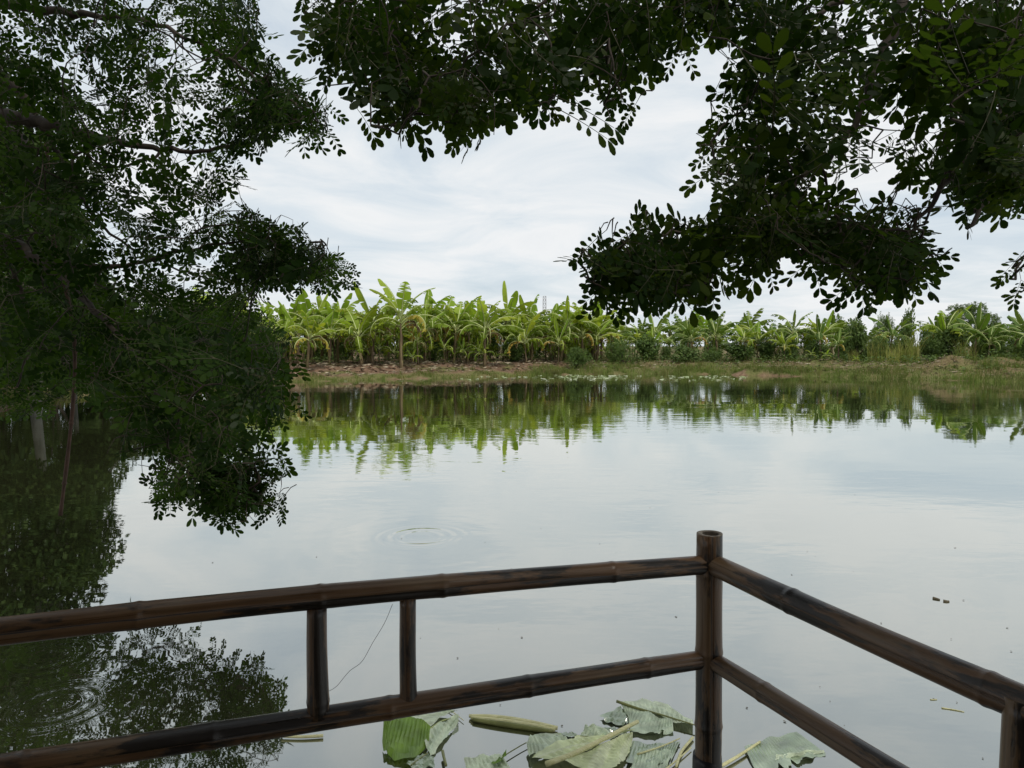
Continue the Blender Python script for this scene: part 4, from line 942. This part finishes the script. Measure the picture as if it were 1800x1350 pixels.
rain_tree('overhead rain tree with large dark compound leaves hanging above the corner post', T2 - Vector((0, 0, .1)), trunk2, .26, limbs2,
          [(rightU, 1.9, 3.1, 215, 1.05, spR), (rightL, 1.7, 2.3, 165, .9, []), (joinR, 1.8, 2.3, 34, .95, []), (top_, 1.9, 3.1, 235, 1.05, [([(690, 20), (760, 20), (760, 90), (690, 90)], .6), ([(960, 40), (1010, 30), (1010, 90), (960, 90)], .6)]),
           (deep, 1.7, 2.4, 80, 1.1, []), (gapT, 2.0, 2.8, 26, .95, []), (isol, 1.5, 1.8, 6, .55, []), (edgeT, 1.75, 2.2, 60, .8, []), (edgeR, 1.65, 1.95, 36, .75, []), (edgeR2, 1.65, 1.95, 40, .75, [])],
          [((-2.2, -4, 4.1), (4.8, 1.6, 6.4), 620, 1.8), ((-3, 1.4, 4.2), (4.5, 4.2, 6.3), 330, 1.7)], 72, 298, 3.6, .8, .75, [(top_, 1, 22, 1.95, .8, 24), (rightU, 1, 6, 2.2, .85, 30), (rightU, 10, 13, 2.0, .7, 34), (rightL, 1, 27, 1.85, .75, 24), (isol, 4, 6, 1.6, .5, 30)], .6)  # both leaf boxes overhead are out of view, added to block the sun

# hanging vine
b = MB(); pts = smooth_path(LP((82, 250, 4.3), (90, 400, 4.3), (118, 520, 4.3), (131, 600, 4.3), (129, 700, 4.3), (118, 810, 4.3), (106, 906, 4.3)), 5)
b.tube(pts, [.011 + .003 * math.sin(i * 1.3) * .5 for i in range(len(pts))], 7)
for k in (9, 16, 22, 27): b.tube([pts[k] - Vector((0, 0, .012)), pts[k], pts[k] + Vector((0, 0, .012))], [.010, .0155, .010], 7)
tag(obj('hanging_vine', b.mesh('hanging_vine', M['vine'], True)), 'thin reddish brown vine hanging straight down from the boughs to the water', 'vine')

# ------------------------------------------------------------------ things floating below the railing
def float_leaf(parts_spec, name, label, rib=None, cat='leaf'):
    """parts_spec: list of (edge A pixels, edge B pixels, height A, height B, material, strips): a pleated panel of blade between the two edges"""
    allp = [G(*q) for sp in parts_spec for q in sp[0] + sp[1]]
    c = Vector((sum(p.x for p in allp) / len(allp), sum(p.y for p in allp) / len(allp), 0))
    t = thing(name, label, cat, c); rr = random.Random(len(label))
    def samp(path, u):
        s = u * (len(path) - 1); i = min(int(s), len(path) - 2); f = s - i
        a, b_ = path[i], path[i + 1]; return a[0] + (b_[0] - a[0]) * f, a[1] + (b_[1] - a[1]) * f
    for (ea, eb, ha, hb, mat, n) in parts_spec:
        vs, fs, av = [], [], []; rows = 6
        for k in range(n + 1):
            u = k / n; xa, ya = samp(ea, u); xb, yb = samp(eb, u); jg = .3 if mat == 'green_leaf' else 1.0; jag = jg * (rr.uniform(-.04, .03) + .05 * math.sin(u * 9 + n) * math.sin(u * 23 + 2) - (.3 if rr.random() < .03 else 0))
            for j in range(rows + 1):
                w = j / rows; ww = w * (1 + (jag if j == rows else 0)); p = G(xa + (xb - xa) * ww, ya + (yb - ya) * ww)
                h_ = (ha(u) if callable(ha) else ha) * (1 - w) + (hb(u) if callable(hb) else hb) * w
                pleat = .0032 * (1 if k % 2 else -1) * math.sin(math.pi * min(1, w + .15))
                vs.append(Vector((p.x, p.y, max(-.02, h_ + pleat + .008 * math.sin(u * 7 + w * 5 + n) * math.sin(w * 6 + u * 3 + n) + .005 * math.sin(u * 17 + w * 9) + .003))) - c); av.append((.3 + .4 * math.sin(u * 5 + w * 4) ** 2) % 1)
        for k in range(n):
            for j in range(rows): a = k * (rows + 1) + j; fs.append((a, a + 1, a + rows + 2, a + rows + 1))
        b = MB(); b.add(vs, fs, av); obj('blade', b.mesh('blade', M[mat], False), t)
    if rib:
        path, r0, r1, mat, h0, h1 = rib; b = MB(); pts = []
        for i, q in enumerate(path): g_ = G(*q); pts.append(Vector((g_.x, g_.y, h0 + (h1 - h0) * i / (len(path) - 1))) - c)
        pts = smooth_path(pts, 5); b.tube(pts, [r0 + (r1 - r0) * i / len(pts) for i in range(len(pts))], 8); obj('midrib', b.mesh('midrib', M[mat], True), t)
    return t
float_leaf([([(742, 1310), (775, 1275), (805, 1262)], [(680, 1298), (720, 1262), (775, 1256)], .05, .012, 'pale_leaf', 26),
            ([(742, 1310), (775, 1285), (806, 1270)], [(757, 1335), (785, 1300), (806, 1272)], .05, .01, 'pale_leaf', 22),
            ([(675, 1294), (690, 1289), (715, 1290), (740, 1295), (757, 1306)], [(672, 1312), (674, 1330), (694, 1343), (728, 1341), (753, 1316)], .10, .02, 'green_leaf', 30)],
           'banana_leaf_scrap', 'crumpled banana leaf on the water with a folded bright green edge', ([(740, 1312), (775, 1280), (806, 1266)], .006, .002, 'pale_leaf_rib' if 'pale_leaf_rib' in M else 'midrib', .055, .02))
float_leaf([([(1090, 1246), (1140, 1262), (1185, 1277), (1218, 1283)], [(1092, 1240), (1130, 1233), (1172, 1243), (1218, 1270)], .03, .012, 'pale_leaf', 34),
            ([(1090, 1246), (1130, 1260), (1160, 1269), (1182, 1274)], [(1105, 1268), (1108, 1290), (1150, 1296), (1184, 1290)], .03, .012, 'pale_leaf', 34),
            ([(1090, 1250), (1100, 1262), (1105, 1275)], [(1055, 1262), (1066, 1272), (1090, 1278)], .02, .008, 'sunk_leaf', 14)],
           'banana_leaf_scrap', 'torn pale banana leaf with a dark olive midrib pointing at the corner post', ([(1084, 1246), (1120, 1257), (1165, 1268), (1222, 1284)], .009, .003, 'olive_rib', .045, .03))
float_leaf([([(985, 1352), (1040, 1332), (1080, 1312), (1120, 1294)], [(930, 1340), (985, 1310), (1020, 1300), (1060, 1303)], .05, .02, 'pale_yellow_leaf', 36),
            ([(985, 1354), (1040, 1334), (1080, 1314), (1112, 1300)], [(1060, 1372), (1090, 1352), (1106, 1330), (1112, 1308)], .05, .02, 'pale_yellow_leaf', 36),
            ([(930, 1340), (960, 1322), (1000, 1305)], [(925, 1318), (935, 1302), (985, 1300)], .02, .035, 'pale_leaf', 20),
            ([(1020, 1302), (1045, 1303), (1060, 1308)], [(1030, 1290), (1050, 1293), (1085, 1304)], .02, .05, 'pale_leaf', 16)],
           'banana_leaf_scrap', 'large pale yellow green banana leaf with a thick straw midrib below the railing', ([(960, 1364), (1010, 1346), (1070, 1317), (1121, 1292)], .014, .010, 'straw', .06, .075))
float_leaf([([(1112, 1310), (1160, 1312), (1196, 1305)], [(1100, 1345), (1150, 1352), (1180, 1340)], .012, .01, 'sunk_leaf', 30),
            ([(1118, 1330), (1150, 1322), (1180, 1326)], [(1105, 1365), (1140, 1370), (1170, 1362)], .02, .012, 'pale_leaf', 22)],
           'banana_leaf_scrap', 'sodden grey green banana leaf half sunk beside the corner post', ([(1120, 1336), (1160, 1322), (1195, 1306)], .005, .003, 'straw', .03, .025))
float_leaf([([(1308, 1318), (1355, 1300), (1400, 1288)], [(1335, 1372), (1400, 1345), (1452, 1326)], .009, .008, 'sunk_leaf', 40),
            ([(1362, 1342), (1400, 1334), (1450, 1325)], [(1364, 1334), (1404, 1328), (1448, 1322)], .008, .014, 'pale_leaf', 18)],
           'banana_leaf_scrap', 'flat grey green banana leaf lying in the water past the corner post', ([(1268, 1352), (1300, 1333), (1336, 1309)], .009, .006, 'straw', .016, .016))
float_leaf([([(815, 1345), (850, 1338), (880, 1334)], [(822, 1362), (860, 1368), (905, 1362)], .03, .01, 'pale_leaf', 18),
            ([(862, 1352), (880, 1340), (884, 1332)], [(880, 1358), (890, 1345), (890, 1333)], .02, .05, 'green_leaf', 8)],
           'banana_leaf_scrap', 'small ragged banana leaf scrap at the bottom between two larger leaves', ([(835, 1365), (870, 1345), (925, 1312), (955, 1303)], .004, .002, 'olive_rib', .02, .02))
float_leaf([([(715, 1352), (735, 1336), (748, 1330)], [(740, 1368), (765, 1358), (762, 1340)], .02, .03, 'sunk_leaf', 14)], 'banana_leaf_scrap', 'dark folded leaf end under the crumpled leaf with a green edge',
           ([(722, 1356), (740, 1342), (752, 1334)], .004, .002, 'olive_rib', .03, .03))
float_leaf([([(970, 1298), (995, 1290), (1010, 1292)], [(975, 1306), (1000, 1302), (1018, 1300)], .01, .02, 'sunk_leaf', 10), ([(1060, 1286), (1080, 1280), (1100, 1288)], [(1062, 1294), (1085, 1296), (1104, 1294)], .008, .01, 'sunk_leaf', 10)],
           'banana_leaf_scrap', 'thin sunken leaf strips between the straw midrib and the olive midrib', None)
# stalk strip
t = thing('banana_stalk', 'pale yellow split banana stalk floating between the leaves', 'stalk', G(900, 1277)); B = t.location
for k, (dy, mat) in enumerate(((0, 'straw'), (3.2, 'straw'), (6, 'olive_rib'))):
    b = MB(); pts = smooth_path([G(825 + k * 3, 1263 + dy) - B + Vector((0, 0, .015)), G(870, 1269 + dy) - B + Vector((0, 0, .026 - k * .006)), G(925, 1277 + dy) - B + Vector((0, 0, .026 - k * .006)), G(980 - k * 4, 1285 + dy) - B + Vector((0, 0, .016))], 6)
    b.tube(pts, [.010 + .006 * math.sin(math.pi * i / len(pts)) for i in range(len(pts))], 8); obj('fibre_layer', b.mesh('fibre_layer', M[mat], True), t)
def stick(path, r0, r1, mat, name, label, cat='stalk', h=.012):
    b = MB(); pts = smooth_path([G(*q) + Vector((0, 0, h)) for q in path], 5); b.tube(pts, [r0 + (r1 - r0) * i / len(pts) for i in range(len(pts))], 7); return tag(obj(name, b.mesh(name, M[mat], True)), label, cat)
stick([(495, 1298), (530, 1299), (568, 1297)], .007, .009, 'straw', 'floating_stalk', 'short pale green stem floating under the bottom rail')
stick([(1168, 1358), (1190, 1340), (1215, 1318)], .005, .003, 'straw', 'floating_stalk', 'thin straw stem against the foot of the corner post')
stick([(1188, 1352), (1198, 1325), (1218, 1300)], .007, .007, 'straw', 'floating_stalk', 'pale curved stem beside the corner post')
stick([(782, 1246), (800, 1258), (815, 1270)], .003, .002, 'straw', 'floating_stalk', 'fine white stem touching the tip of the crumpled leaf')
stick([(778, 1330), (780, 1340), (784, 1356)], .008, .007, 'olive_rib', 'floating_stalk', 'dark stub of stem standing near the bottom leaf scrap', h=.03)
stick([(1640, 1052), (1648, 1054), (1652, 1055)], .012, .006, 'speck', 'floating_twig', 'dark floating twig with ripples out on the open water', 'twig', .004)
stick([(1658, 1057), (1664, 1058), (1668, 1058)], .012, .008, 'speck', 'floating_twig', 'shorter dark twig just past the rippling one', 'twig', .004)
stick([(1635, 1230), (1641, 1230.5), (1647, 1230)], .003, .002, 'straw', 'floating_twig', 'short pale twig afloat beside the long rail', 'twig', .003)
stick([(1655, 1245), (1675, 1248), (1695, 1252)], .004, .002, 'straw', 'floating_twig', 'long pale twig afloat beside the long rail', 'twig', .003)
b = MB()
for _ in range(48):
    x, y = R.uniform(200, 1790), R.uniform(800, 1340); g = G(x, y); ra = R.uniform(.003, .010); a0 = R.uniform(0, 6)
    b.add([(g.x + ra * math.cos(a0 + k * 1.26) * R.uniform(.5, 1.6), g.y + ra * math.sin(a0 + k * 1.26) * R.uniform(.5, 1.3), .003 + R.uniform(0, .003)) for k in range(5)], [(0, 1, 2, 3, 4)])
tag(obj('floating_debris', b.mesh('floating_debris', M['speck'])), 'tiny dark specks of debris scattered on the water', 'debris', None, 'stuff')
# fishing line from the top rail
b = MB(); d0 = proj(on_line(690, corner, ldir).to_3d() + Vector((0, 0, zt)))[2]
b.tube(smooth_path([P(690, 1062, d0), P(676, 1095, d0 + .02), P(655, 1130, d0 + .03), P(636, 1163, d0 + .03), P(614, 1180, d0 + .02), P(592, 1206, d0 + .0), P(576, 1216, d0 - .03)], 5), .0006, 5)
tag(obj('fishing_line', b.mesh('fishing_line', M['line'])), 'thin dark line strung slack between the two short balusters', 'line')
